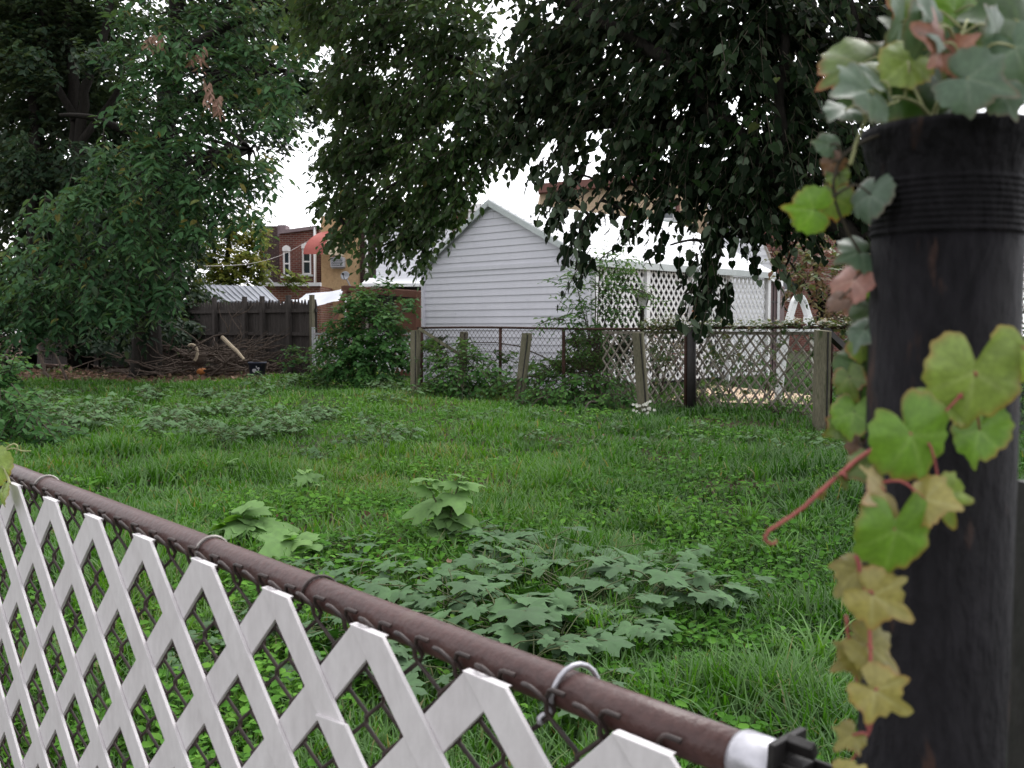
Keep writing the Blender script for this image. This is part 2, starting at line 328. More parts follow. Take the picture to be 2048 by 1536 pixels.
# ================================================================== SETTING: ground
def ground_material():
    m, nt, out = mat_new('soil_and_thatch'); v = coords(nt)
    n1 = noise(nt, v, .55, 5, .6); n2 = noise(nt, v, 22, 4, .65); n3 = noise(nt, v, 90, 2)
    soil = ramp(nt, n2, [(.3, (.022, .016, .011)), (.55, (.055, .038, .026)), (.75, (.12, .085, .055))])
    green = ramp(nt, n2, [(.3, (.014, .026, .009)), (.7, (.038, .068, .020))])
    c = mix(nt, ramp(nt, n1, [(.38, (0, 0, 0)), (.58, (1, 1, 1))]), soil, green)
    # leaf litter zone at the far left: object coordinates y > 20, x < -4
    tc = nt.nodes.new('ShaderNodeTexCoord'); sx = nt.nodes.new('ShaderNodeSeparateXYZ'); nt.links.new(tc.outputs['Object'], sx.inputs[0])
    a = N(nt, 'ShaderNodeMath', operation='MULTIPLY_ADD'); a.inputs[1].default_value = .55; nt.links.new(sx.outputs[1], a.inputs[0]); a.inputs[2].default_value = -10.5
    b = N(nt, 'ShaderNodeMath', operation='MULTIPLY_ADD'); b.inputs[1].default_value = -.55; nt.links.new(sx.outputs[0], b.inputs[0]); b.inputs[2].default_value = -2.4
    mn = N(nt, 'ShaderNodeMath', operation='MINIMUM', use_clamp=True); nt.links.new(a.outputs[0], mn.inputs[0]); nt.links.new(b.outputs[0], mn.inputs[1])
    lit = ramp(nt, n3, [(.3, (.04, .022, .018)), (.6, (.10, .058, .044)), (.8, (.17, .11, .085))])
    c = mix(nt, mn.outputs[0], c, lit)
    p = N(nt, 'ShaderNodeBsdfPrincipled', Roughness=.95); p.inputs['Specular IOR Level'].default_value = .1; nt.links.new(c, p.inputs['Base Color'])
    bp = N(nt, 'ShaderNodeBump', Strength=.8, Distance=.04); nt.links.new(n2, bp.inputs['Height']); nt.links.new(bp.outputs[0], p.inputs['Normal'])
    nt.links.new(p.outputs[0], out.inputs[0]); return m
gx = np.concatenate([np.linspace(-90, -14, 20)[:-1], np.linspace(-14, 12, 105), np.linspace(12, 90, 20)[1:]])
gy = np.concatenate([np.linspace(-20, 0, 8)[:-1], np.linspace(0, 32, 129), np.linspace(32, 130, 20)[1:]])
X, Y = np.meshgrid(gx, gy, indexing='ij'); Vg = np.stack([X, Y, gzn(X, Y)], -1).reshape(-1, 3)
ii, jj = np.meshgrid(np.arange(len(gx)-1), np.arange(len(gy)-1), indexing='ij'); q = (ii*len(gy)+jj).ravel()
tag(np_mesh('ground', Vg, np.stack([q, q+len(gy), q+len(gy)+1, q+1], -1), ground_material(), smooth=True), kind='structure')
# ================================================================== fences of the yard line (45 degrees to the view)
PA, PE = G(830, 792), G(1642, 857)
def wood_post(name, label, base, top_px, top_py, w=.125, rz=-.45, dh=0, grp='leaning timber posts along the yard line'):
    t = thing(name, label, 'post', grp, base)
    top = W(top_px, top_py, base.y+dh)-base
    m = MB(); R = Matrix.Rotation(rz, 3, 'Z'); h = w/2
    cs = [R@Vector(c) for c in ((-h, -h, 0), (h, -h, 0), (h, h, 0), (-h, h, 0))]
    n = 6; prev = None
    for i in range(n+1):
        f = i/n; ring = [c*(1+random.uniform(-.04, .04))+top*f+Vector((0, 0, -.12*(1-f))) for c in cs]
        if i == n: ring = [r+Vector((0, 0, random.uniform(-.012, .012))) for r in ring]
        if prev: m.add(prev+ring, [(0, 1, 5, 4), (1, 2, 6, 5), (2, 3, 7, 6), (3, 0, 4, 7)]+([(4, 5, 6, 7)] if i == n else []))
        prev = ring
    m.build('timber', M['post'], t)
    # dark strip down the front face that shows as a black line
    gmb = MB(); o = R@Vector((h*.55, -h-.004, 0))
    gmb.bar(o+Vector((0, 0, .02)), o+top*.985, .014, .010, up=R@Vector((0, 1, 0))); gmb.build('dark_strip', M['dark'], t)
    return t
wood_post('timber_post', 'upright timber post with a diagonal rail, beside the big shrub', PA, 831, 660, .12, -.35)
pB = gp(922, 16.9); wood_post('timber_post', 'short timber post half buried in bramble behind the diagonal rail', pB, 928, 664, .115, -.2)
wood_post('timber_post', 'timber post leaning to the right in front of the bramble', G(1036, 806), 1054, 667, .125, -.3)
wood_post('timber_post', 'timber post with white flowers at its foot', G(1290, 832), 1276, 664, .125, -.3)
wood_post('timber_post', 'stout timber post nearest the pole, last of the row', PE, 1645, 661, .155, -.1)
t = thing('brace_rail', 'thin weathered rail slanting down from the first timber post into bramble', 'rail'); 
MB().bar(W(838, 657, PA.y-.06), W(935, 719, 16.2), .05, .05).build('timber', M['post'], t)
t = thing('brace_rail', 'dark diagonal rail falling away right of the stout post', 'rail')
MB().bar(W(1652, 662, PE.y+.05), W(1700, 708, PE.y+.6), .07, .07).build('timber', M['dark'], t)
def chainlink(mb, o, u, v, nrm, width, height, hp, vp, r, ns, ztop=None, hooks=False, dep=.5):
    """woven zigzag wires; o = top-left corner, u along, v down, hp/vp half cells"""
    nw = int(width/hp)
    for i in range(nw):
        pts = []; n = int(height/vp)
        for k in range(n+1):
            s = (i+k) % 2; x = (i+(1.06 if s else -.06))*hp; dd = (1 if s else -1)*r*dep*2
            p = o+u*x+v*(k*vp)+nrm*dd
            pts.append(p)
        if hooks:
            top = pts[0]; sgn = 1 if (i) % 2 else -1
            hk = [top-v*.024+u*(.020*sgn)+nrm*(-.010), top-v*.026+u*(.006*sgn)+nrm*(-.014), top-v*.014+u*(-.006*sgn)-nrm*.006]
            pts = hk+pts
        if hooks:
            fine = [pts[0]]
            for a, b in zip(pts[:-1], pts[1:]):
                fine += [a.lerp(b, .15), a.lerp(b, .85)]
            pts = fine+[pts[-1]]
        mb.tube(pts, r, ns, cap=hooks)
cl0 = gp(836, 17.6); cl1 = gp(1760, 11.1)
t = thing('chain_link_fence', 'sagging rusty chain link fence running behind the timber posts', 'fence')
u = (cl1-cl0); u.z = 0; Lf = u.length; u.normalize(); nr = Vector((-u.y, u.x, 0)); zt = 1.07
def clp(px):  # point on the fence line seen at column px
    k = (px-1024)/F_PX/FW.y
    s = (k*cl0.y-cl0.x)/(u.x-k*u.y); return Vector((cl0.x+u.x*s, cl0.y+u.y*s, 0))
mw = MB(); o = Vector((cl0.x, cl0.y, zt)); chainlink(mw, o, u, Vector((0, 0, -1)), nr, Lf, zt-.05, .050, .050, .0036, 3); mw.build('wire_mesh', M['rust'], t)
rl = []
for i in range(15):
    f = i/14; rl.append(Vector((cl0.x, cl0.y, zt+.02+.012*math.sin(f*9)))+u*(Lf*f))
MB().tube(rl, .021, 6).build('top_rail', M['rust'], t)
for px in (843, 1000, 1128, 1372, 1384, 1660):
    p = clp(px); MB().tube([p+Vector((0, 0, -.1)), p+Vector((random.uniform(-.02, .02), 0, zt+.03))], .026 if px != 1384 else .06, 8).build('fence_pole', M['rust'] if px != 1384 else M['dark'], t)
# ================================================================== white gabled shed with lattice carport
SR = gp(1182, 16.5); SR.z = 0; GD = Vector((.72, -.69, 0)).normalized(); SD = Vector((.69, .72, 0)).normalized(); Wd, Ln = 4.17, 5.75
SL = SR-GD*Wd; EZ = 2.24; APs = 2.28; APX = SR-GD*APs; AZ = W(988, 402, APX.y).z
t = thing('garage', 'white lap sided garage with gabled end, white metal roof and lattice side', 'garage')
mb = MB(); nrows = 27; ex = .125
def gable_span(z):
    if z <= EZ: return 0, Wd
    f = (z-EZ)/(AZ-EZ); return APs*f, Wd-(Wd-APs)*f   # distances from SR along -GD
for i in range(nrows):
    z0 = .05+i*ex; z1 = min(z0+ex, AZ-.03)
    if z0 > AZ-.06: break
    a0, b0 = gable_span(z0); a1, b1 = gable_span(z1); fo = -SD*.022; fi = -SD*.004
    q = [SR-GD*b0+fo, SR-GD*a0+fo, SR-GD*a1+fi, SR-GD*b1+fi]
    for k, zz in enumerate((z0, z0, z1, z1)): q[k] = q[k]+Vector((0, 0, zz))
    mb.add(q, [(0, 1, 2, 3)]); lo = [q[0], q[1], q[1]+SD*.018, q[0]+SD*.018]; mb.add(lo, [(3, 2, 1, 0)])
mb.add([SL, SR, SR+Vector((0, 0, EZ)), APX+Vector((0, 0, AZ)), SL+Vector((0, 0, EZ))], [(0, 1, 2, 3, 4)])
for i in range(1, nrows-1):
    a0, b0 = gable_span(.05+i*ex); a1, b1 = gable_span(.05+(i+1)*ex)
    if min(b0, b1)-max(a0, a1) < .5 or i % 2: continue
    s = random.uniform(max(a0, a1)+.2, min(b0, b1)-.2); q = SR-GD*s-SD*.020+Vector((0, 0, .062+i*ex)); mb.bar(q, q+Vector((0, 0, ex-.02))+SD*.014, .006, .006, up=SD)
mb.build('gable_wall', M['siding'], t)
mb = MB(); q = Vector((0, 0, EZ-.06))-SD*.026; mb.bar(SR-GD*.06+q, SL+GD*.06+q, .016, .075); mb.build('belt_board', M['siding'], t)
mb = MB()   # long side walls: plain boards at left, a dark shade sheet behind the lattice
mb.add([SL, SL+SD*Ln, SL+SD*Ln+Vector((0, 0, EZ)), SL+Vector((0, 0, EZ))], [(0, 1, 2, 3)])
mb.build('long_wall', M['siding'], t)
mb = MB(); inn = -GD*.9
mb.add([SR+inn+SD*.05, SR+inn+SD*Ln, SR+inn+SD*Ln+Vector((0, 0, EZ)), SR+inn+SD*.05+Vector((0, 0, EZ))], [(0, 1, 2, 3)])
mb.build('lattice_shade_sheet', M['inside'], t)  # dark sheet stands in for the shade seen through the lattice gaps
roof = MB(); rid = APX+Vector((0, 0, AZ+.03)); ov = .10
for sgn, E0 in ((1, SR), (-1, SL)):
    dn = (E0+Vector((0, 0, EZ+.03)))-rid; fl = dn.length; dn.normalize(); e = rid+dn*(fl+ov)
    th = Vector((0, 0, -.035)); a = rid-SD*.12; b = e-SD*.12; L2 = SD*(Ln+.24)
    roof.hexa([a+th, b+th, b+L2+th, a+L2+th], [a, b, b+L2, a+L2])
    for i in range(13):   # lap lines of the roof sheets run along the slope direction
        f = (i+.7)/13; p = rid.lerp(e, f)+Vector((0, 0, .006))-SD*.12; roof.bar(p, p+L2, .022, .012)
roof.build('roof', M['roofw'], t)
rk = MB()
for E0 in (SR, SL):
    dn = (E0+Vector((0, 0, EZ)))-(APX+Vector((0, 0, AZ))); fl = dn.length; dn.normalize(); a = APX+Vector((0, 0, AZ-.045))-SD*.125
    MB().bar(a, a+dn*(fl+ov), .03, .095).build('rake_board', M['trim'], t)
mb = MB(); a = SR+Vector((0, 0, EZ-.08))+GD*.1; mb.bar(a-SD*.1, a+SD*(Ln+.1), .09, .12); mb.build('gutter', M['trim'], t)
mb = MB(); mb.bar(SR-SD*.03-GD*.03, SR-SD*.03-GD*.03+Vector((0, 0, EZ-.05)), .08, .05, up=GD); mb.build('corner_board', M['siding'], t); mb = MB(); mb.bar(SL-SD*.03+GD*.03, SL-SD*.03+GD*.03+Vector((0, 0, EZ-.05)), .08, .05, up=GD); mb.build('corner_board', M['siding'], t)
def lattice(mb, o, u, v, nr, w, h, pitch, slat, th, ang=math.radians(52)):
    """diagonal slats clipped to a w x h rectangle, o = lower-left"""
    for layer, sg in ((0, 1), (1, -1)):
        dx, dy = math.cos(ang)*sg, math.sin(ang); hp = pitch/math.sin(ang); ext = h*abs(dx/dy); n = int((w+ext)/hp)+2
        for i in range(n):
            x0 = i*hp-(ext if sg > 0 else 0); t0, t1 = 0, h/dy
            for lim in (0, w):
                if abs(dx) > 1e-6:
                    tt = (lim-x0)/dx
                    if (lim == 0) == (dx > 0): t0 = max(t0, tt)
                    else: t1 = min(t1, tt)
            if t1-t0 < .02: continue
            a = o+u*(x0+dx*t0)+v*(dy*t0)+nr*(th*layer); b = o+u*(x0+dx*t1)+v*(dy*t1)+nr*(th*layer)
            mb.bar(a, b, slat, th, up=nr)
posts_s = [.06, 1.49, 2.9, 4.2, 5.66]
for i in range(len(posts_s)-1):
    mb = MB(); s0 = posts_s[i]+.06; s1 = posts_s[i+1]-.06
    lattice(mb, SR+SD*s0+Vector((0, 0, .15)), SD, Vector((0, 0, 1)), GD, s1-s0, EZ-.30, .122, .042, .008); mb.build('lattice_panel', M['white'], t)
for s in posts_s:
    p = SR+SD*s+GD*.02; MB().bar(p, p+Vector((0, 0, EZ-.1)), .10, .10, up=SD).build('porch_post', M['white'], t)
p = SR+SD*2.92+GD*.10; z = W(1385, 622, p.y).z
tcp = thing('sun_disc', 'round copper wall ornament hanging on a white lattice post', 'ornament', loc=p+Vector((0, 0, z)))
Rm = GD.to_track_quat('Z', 'Y').to_matrix(); MB().lathe([(.001, .03), (.05, .028), (.06, .018), (.095, .012), (.10, 0), (.09, -.01)], n=20, M=Rm).build('disc', M['copper'], tcp)
m2 = MB()
for k in range(12):
    a = k*math.pi/6; c_ = Rm@Vector((math.cos(a), math.sin(a), 0)); MB().bar(c_*.085, c_*.125, .022, .01, up=GD).build('sun_ray', M['copper'], tcp)
# black lamp post
b0 = gp(1283, 15.3); ztop = W(1283, 582, 15.3).z
t = thing('lamp_post', 'black garden lamp post with a tapered frosted lantern in front of the lattice', 'lamp', loc=b0)
zl = W(1283, 610, 15.3).z
MB().lathe([(.05, 0), (.05, .12), (.036, .16), (.034, zl-.06), (.055, zl-.03), (.03, zl)], n=12).build('pole', M['dark'], t)
lb, lt, z1, z2 = .055, .095, zl, ztop-.05
MB().hexa([Vector((i*lb, j*lb, z1)) for i, j in ((-1,-1),(1,-1),(1,1),(-1,1))], [Vector((i*lt, j*lt, z2)) for i, j in ((-1,-1),(1,-1),(1,1),(-1,1))]).build('lamp_glass', M['glasst'], t)
mb = MB()
for i, j in ((-1,-1),(1,-1),(1,1),(-1,1)): mb.bar((i*lb*1.05, j*lb*1.05, z1), (i*lt*1.05, j*lt*1.05, z2), .014, .014)
mb.hexa([Vector((i*lt*1.18, j*lt*1.18, z2)) for i, j in ((-1,-1),(1,-1),(1,1),(-1,1))], [Vector((i*.045, j*.045, z2+.055)) for i, j in ((-1,-1),(1,-1),(1,1),(-1,1))])
mb.lathe([(.02, z2+.055), (.012, z2+.08), (.002, z2+.1)], n=8); mb.build('lantern_frame', M['dark'], t)
# small brown playhouse with white trim beyond the lattice
Yp = 23.0; t = thing('garden_shed', 'small brown panelled shed with white slanting trim beside the lattice', 'shed')
a = W(1531, 560, Yp); b = W(1555, 560, Yp+.9); zb = 0; zl = W(1531, 552, Yp).z; zr = W(1555, 570, Yp+.9).z
mb = MB(); A0 = Vector((a.x, a.y, 0)); B0 = Vector((b.x, b.y, 0)); bk = Vector((.5, 1.2, 0))
mb.add([A0, B0, B0+Vector((0, 0, zr)), A0+Vector((0, 0, zl)), A0+bk, B0+bk, B0+bk+Vector((0, 0, zr)), A0+bk+Vector((0, 0, zl))], [(0, 1, 2, 3), (1, 5, 6, 2), (3, 2, 6, 7), (5, 4, 7, 6), (4, 0, 3, 7)]); mb.build('wall', M['brownp'], t)
mb = MB(); fo = Vector((0, -.03, 0)); mb.bar(A0+fo+Vector((-.05, 0, zl+.05)), B0+fo+Vector((.1, 0, zr+.02)), .06, .12); mb.bar(B0+fo+Vector((.02, 0, 0)), B0+fo+Vector((.02, 0, zr)), .06, .05, up=(0, 1, 0)); mb.build('trim', M['white'], t)
mb = MB(); 
for f in (.33, .66): mb.bar(A0.lerp(B0, f)+fo*.8, A0.lerp(B0, f)+fo*.8+Vector((0, 0, zr)), .02, .012, up=(0, 1, 0))
for zz in (.8, 1.25, 1.7): mb.bar(A0+fo*.9+Vector((0, 0, zz)), B0+fo*.9+Vector((0, 0, zz)), .02, .02)
mb.build('batten', M['dark'], t)
# white A-shaped pool ladder top
Yl = 13.2; k = Yl/F_PX; t = thing('pool_ladder', 'white moulded pool ladder arch standing behind the chain link fence', 'ladder')
pl = [(1573, 656), (1588, 604), (1593, 595), (1602, 595), (1607, 604), (1624, 656)]
for sx, nm in ((0, 'side_rail'),):
    mb = MB(); pts = [W(x, y, Yl+.15) for x, y in pl]; pts = [W(1556, 800, Yl+.15)]+pts+[W(1640, 800, Yl+.15)]
    for a, b in zip(pts[:-1], pts[1:]): mb.bar(a, b, .17, .062, up=(b-a).cross(Vector((0, 1, 0))))
    for q in pts[1:-1]: mb.tube([q-Vector((0, .085, 0)), q+Vector((0, .085, 0))], .031, 12)
    mb.build(nm, M['plastic'], t, .008)
for x, y in ((1582, 640), (1614, 640)): MB().box(W(x, y, Yl+.15), (.05, .16, .09)).build('hand_knob', M['plastic'], t)
mb = MB(); c_ = W(1597, 655, Yl+.19); mb.box(c_, (.40, .50, .05)); mb.box(c_-Vector((0, .24, .035)), (.42, .03, .05)); mb.build('platform', M['plastic'], t, .008)
# tan paved strip seen through the mesh
pv = [gp(1330, 14.6), gp(1625, 12.9), gp(1640, 16.2), gp(1400, 19)]
MB().add([p+Vector((0, 0, .05)) for p in pv], [(0, 1, 2, 3)]).build('paving', M['dirtp'])['kind'] = 'structure'
# ================================================================== stockade fence and grey metal-roofed shed
t = thing('stockade_fence', 'tall dark stockade fence with pointed pickets behind the brush pile', 'fence')
fa = gp(60, 31); fb = gp(640, 23.4); fa.z = fb.z = 0; d = fb-fa; Lw = d.length; d.normalize(); nn = Vector((d.y, -d.x, 0)); pk = MB(); npk = int(Lw/.115)
for i in range(npk):
    p = fa+d*(i*.115+.055); w = .052; hh = 1.76+random.uniform(-.025, .025); tl = random.uniform(-.006, .006)
    a = p-d*w; b = p+d*w; th = nn*(.018+random.uniform(0, .006))
    pk.prism([a, b, b+Vector((0, 0, hh-.13))+d*tl, p+d*(tl+.012)+Vector((0, 0, hh)), p+d*(tl-.012)+Vector((0, 0, hh)), a+Vector((0, 0, hh-.13))+d*tl], th)
pk.build('pickets', M['stock'], t)
mb = MB()
for zz in (.35, .95, 1.5): mb.bar(fa+nn*.07+Vector((0, 0, zz)), fb+nn*.07+Vector((0, 0, zz)), .06, .08)
mb.build('cross_rail', M['stock'], t)
for px in (440, 500, 535, 587, 634):
    s = (px-640)/(640-60); k = (px-1024)/F_PX/FW.y; s = (k*fa.y-fa.x)/(d.x-k*d.y); p = fa+d*s+nn*.13
    MB().box(p+Vector((0, 0, .93)), (.09, .09, 1.86), math.atan2(d.y, d.x)).build('fence_post', M['stock'] if px < 630 else M['post'], t)
t = thing('metal_shed', 'low shed with grey ribbed metal roof behind the stockade fence', 'shed')
Ys = 31; r0, r1 = W(392, 572, Ys+2), W(526, 576, Ys+1.2); e0, e1 = W(432, 606, Ys-.6), W(556, 606, Ys-1.4)
mb = MB(); up = Vector((0, 0, .05)); mb.hexa([e0, e1, r1, r0], [e0+up, e1+up, r1+up, r0+up])
for i in range(12):
    f = i/11; mb.bar(e0.lerp(e1, f)+up*1.2, r0.lerp(r1, f)+up*1.2, .025, .03)
bk0 = r0+Vector((-.6, 2.5, -.7)); bk1 = r1+Vector((-.6, 2.5, -.7)); mb.add([r0+up, r1+up, bk1, bk0], [(0, 1, 2, 3)]); mb.build('roof', M['roofg'], t)
mb = MB(); fl = lambda p: Vector((p.x, p.y, 0)); mb.add([fl(e0), fl(e1), e1, e0, fl(bk0), fl(bk1), bk1, bk0, r0, r1], [(0, 1, 2, 3), (4, 0, 3, 8, 7), (1, 5, 6, 9, 2), (5, 4, 7, 6)]); mb.build('wall', M['stock'], t)
# short chain link + white lattice stretch right of the stockade
t = thing('lattice_screen', 'low pale lattice screen between the stockade fence and the big shrub', 'screen')
mb = MB(); a = gp(628, 22.6); b = gp(845, 19.9); dd = (b-a).normalized(); lattice(mb, a+Vector((0, 0, .25)), Vector((dd.x, dd.y, 0)), Vector((0, 0, 1)), Vector((dd.y, -dd.x, 0)), (b-a).length, .7, .13, .03, .01); mb.build('slats', M['trim'], t)
mb = MB(); mb.bar(a+Vector((0, 0, 1.0)), b+Vector((0, 0, 1.0)), .04, .04); mb.bar(a, a+Vector((0, 0, 1.15)), .07, .07); mb.build('rail', M['galv'], t)
# brown pergola and tarp behind it
t = thing('pergola', 'reddish brown timber pergola frame between the big shrub and garage', 'pergola')
mb = MB(); mb.bar(W(690, 577, 22.5), W(848, 590, 20.9), .10, .14); mb.bar(W(685, 577, 23.6), W(842, 586, 22.2), .08, .12); mb.build('beam', M['beam'], t)
for px, Yp, pt in ((838, 21.0, 586), (842, 22.2, 586), (700, 22.5, 577)):
    b = gp(px, Yp); MB().bar(b, Vector((b.x, b.y, W(px, pt, Yp).z)), .10, .10, up=(0, 1, 0)).build('post', M['beam'], t)
MB().bar(W(692, 582, 22.4), W(664, 650, 22.0), .09, .09).build('brace', M['beam'], t)
mb = MB(); a = gp(790, 23); b = gp(845, 22.4); mb.add([a, b, b+Vector((0, 0, 1.75)), a+Vector((0, 0, 1.75))], [(0, 1, 2, 3)]); mb.build('screen', M['beam'], t)
t = thing('tarp', 'white tarpaulin stretched over a frame behind the stockade fence', 'tarp')
mb = MB(); nu, nv = 14, 6; vs = []
c4 = [W(556, 612, 27.5), W(700, 606, 25), W(690, 572, 28.5), W(612, 590, 30)]
for i in range(nu+1):
    for j in range(nv+1):
        f, h = i/nu, j/nv; p = c4[0].lerp(c4[1], f).lerp(c4[3].lerp(c4[2], f), h); p.z += .08*math.sin(f*9)*(1-h)-.25*f*(1-f)*(h)+.05*math.sin(h*7+f*4); vs.append(p)
mb.add(vs, [(i*(nv+1)+j, (i+1)*(nv+1)+j, (i+1)*(nv+1)+j+1, i*(nv+1)+j+1) for i in range(nu) for j in range(nv)], True)
mb.build('sheet', M['tarp'], t); mb = MB()
for x, y, Yq in ((556, 612, 27.5), (700, 606, 25), (690, 572, 28.5), (612, 590, 30)):
    p = W(x, y, Yq); MB().tube([Vector((p.x, p.y, 0)), p], .025, 6).build('pole', M['galv'], t)
# ================================================================== row houses
def rect(mb, x0, y0, x1, y1, Y, dz=.0, thick=.0):
    a = W(x0, y1, Y); b = W(x1, y0, Y); mb.add([(a.x, Y, a.z), (b.x, Y, a.z), (b.x, Y, b.z), (a.x, Y, b.z)], [(0, 1, 2, 3)])
def facade(name, mat, parent, x0, x1, Y, ztop, depth=8, holes=(), slope=0.0):
    """front wall at depth Y with rectangular openings cut through (pixel rectangles), reveals .12 deep, plus side walls and flat top"""
    mb = MB(); a = W(x0, 600, Y).x; b = W(x1, 600, Y).x
    hs = [(W(h[0], h[3], Y).x, W(h[0], h[3], Y).z, W(h[2], h[1], Y).x, W(h[2], h[1], Y).z) for h in holes]
    xs = sorted({a, b, *[h[0] for h in hs], *[h[2] for h in hs]}); zs = sorted({0, ztop, *[h[1] for h in hs], *[h[3] for h in hs]})
    zt = lambda x, z: z+(slope*(x-a) if z == ztop else 0)
    for i in range(len(xs)-1):
        for j in range(len(zs)-1):
            cx, cz = (xs[i]+xs[i+1])/2, (zs[j]+zs[j+1])/2
            if any(h[0] < cx < h[2] and h[1] < cz < h[3] for h in hs): continue
            mb.add([(xs[i], Y, zs[j]), (xs[i+1], Y, zs[j]), (xs[i+1], Y, zt(xs[i+1], zs[j+1])), (xs[i], Y, zt(xs[i], zs[j+1]))], [(0, 1, 2, 3)])
    for h in hs:
        c = [(h[0], h[1]), (h[2], h[1]), (h[2], h[3]), (h[0], h[3])]
        for k in range(4):
            p, q = c[k], c[(k+1) % 4]; mb.add([(p[0], Y, p[1]), (q[0], Y, q[1]), (q[0], Y+.12, q[1]), (p[0], Y+.12, p[1])], [(0, 1, 2, 3)])
    zb = ztop+slope*(b-a)
    mb.add([(a, Y, 0), (a, Y+depth, 0), (a, Y+depth, ztop), (a, Y, ztop)], [(0, 1, 2, 3)]); mb.add([(b, Y, 0), (b, Y+depth, 0), (b, Y+depth, zb), (b, Y, zb)], [(3, 2, 1, 0)])
    mb.add([(a, Y, ztop), (b, Y, zb), (b, Y+depth, zb), (a, Y+depth, ztop)], [(0, 1, 2, 3)])
    return mb.build(name, mat, parent)
def window(parent, x0, y0, x1, y1, Y, fw=.07, sash=True, mat='white'):
    a = W(x0, y1, Y); b = W(x1, y0, Y); mb = MB(); xl, xr, zl, zh = a.x, b.x, a.z, b.z; yy = Y+.06
    mb.bar((xl+fw/2, yy, zl), (xl+fw/2, yy, zh), fw, .06, up=(0, 1, 0)); mb.bar((xr-fw/2, yy, zl), (xr-fw/2, yy, zh), fw, .06, up=(0, 1, 0))
    for z in (zl+fw/2, zh-fw/2)+(((zl+zh)/2,) if sash else ()): mb.bar((xl+fw, yy+.005, z), (xr-fw, yy+.005, z), .05, fw*.8)
    f = mb.build('window', M[mat], parent)
    MB().add([(xl, Y+.1, zl), (xr, Y+.1, zl), (xr, Y+.1, zh), (xl, Y+.1, zh)], [(0, 1, 2, 3)]).build('pane', M['glass'], f)
    mb = MB(); mb.box(((xl+xr)/2, Y-.03, zl-.04), (xr-xl+.16, .12, .08)); mb.build('sill', M['trim'], f)
    return f
H = lambda py, Y: W(1024, py, Y).z
Yb = 42.0
t = thing('dark_brick_house', 'dark brick row house end rising left of the red brick one', 'house')
facade('wall', M['brickd'], t, 520, 562, Yb+1.2, H(452, Yb+1.2))
mb = MB(); c_ = W(563, 448, Yb+1.2); mb.box((c_.x, Yb+1.6, H(456, Yb)), (.35, .8, .5)); mb.build('parapet', M['mauve'], t)
t = thing('red_brick_house', 'red brick row house with two white arched window heads', 'house')
facade('wall', M['brick'], t, 560, 640, Yb, H(468, Yb), holes=((566, 502, 580, 552), (604, 497, 622, 549)), slope=.13)
window(t, 566, 502, 580, 552, Yb); window(t, 604, 497, 622, 549, Yb)
for x0, x1, yb in ((565, 581, 502), (603, 623, 497)):
    a = W(x0, yb, Yb); b = W(x1, yb, Yb); wd = b.x-a.x; pts = [Vector((a.x, Yb-.04, a.z)), Vector((b.x, Yb-.04, a.z))]
    for k in range(9):
        f = 1-k/8; pts.append(Vector((a.x+wd*f, Yb-.04, a.z+.14+.10*math.sin(math.pi*f))))
    MB().prism(pts, (0, .06, 0)).build('window_head', M['white'], t)
mb = MB(); a = W(558, 466, Yb); b = W(640, 466, Yb); mb.bar((a.x, Yb-.05, H(468, Yb)+.06), (b.x, Yb-.05, H(468, Yb)+.13*(b.x-a.x)+.06), .2, .14); mb.build('coping', M['mauve'], t)
p = W(632, 600, Yb); MB().tube([(p.x, Yb-.1, .5), (p.x, Yb-.1, H(455, Yb))], .06, 8).build('downspout', M['white'], t)
# low brick wall of the rear extension with white coping
t = thing('brick_extension', 'low orange brick rear extension with white coping and dish', 'extension')
Ye = 37; facade('wall', M['bricko'], t, 512, 641, Ye, H(572, Ye), 3.5)
a = W(510, 570, Ye); b = W(642, 570, Ye); MB().box(((a.x+b.x)/2, Ye-.02, H(570, Ye)+.02), (b.x-a.x, .3, .13)).build('coping', M['white'], t)
def dish(px, py, Y, label, sup):
    c_ = W(px, py, Y); t = thing('satellite_dish', label, 'dish', 'satellite dishes on the rear roofs', c_)
    Rm = Vector((-.25, -1, .35)).to_track_quat('Z', 'Y').to_matrix(); r = 9.2*Y/F_PX
    o = MB().lathe([(.001, -.10*r/.2), (r*.4, -.08*r/.2), (r*.75, -.035*r/.2), (r, .0), (r*1.0, .012), (r*.74, -.02*r/.2), (r*.4, -.06*r/.2), (.001, -.08*r/.2)], n=20, M=Rm, cap=False).build('reflector', M['dish'], t)
    mb = MB(); e = Rm@Vector((0, -r*.1, r*1.1)); mb.tube([Rm@Vector((0, -r, 0)), e], .012, 5); mb.box(e, (.07, .10, .07)); mb.build('feed_arm', M['dark'], t)
    mb = MB(); mb.tube([Rm@Vector((0, 0, -.1)), Vector((.05, .12, -r*.9)), Vector((.28, .15, -sup))], .028, 6); mb.build('mast', M['dish'], t)
dish(533, 548, Ye+.2, 'grey satellite dish on the white coping of the brick extension', .40)
dish(690, 551, 36, 'grey satellite dish in front of the tan stucco wall', .62)
Yt = 39.5
t = thing('stucco_house', 'tan stucco row house with red and cream window awning', 'house')
facade('wall', M['stucco'], t, 643, 716, Yt, H(432, Yt), holes=((668, 500, 684, 533),))
window(t, 668, 500, 684, 533, Yt, .06)
a = W(637, 507, Yt); b = W(686, 507, Yt); k = Yt/F_PX   # hooded awning: red curved front sheet, cream triangular end
zt_, zb_ = H(462, Yt), H(512, Yt); pr = 1.0; xl, xr = W(640, 500, Yt).x, W(686, 500, Yt).x; mb = MB(); n = 8; vs = []
for i in range(n+1):
    f = i/n; dd_ = math.sin(f*math.pi/2)**.8; y = Yt-.02-pr*dd_; z = zt_+(zb_-zt_)*(f**1.25); vs += [(xl-.75*dd_+.3, y, z), (xr-.6*dd_, y, z)]
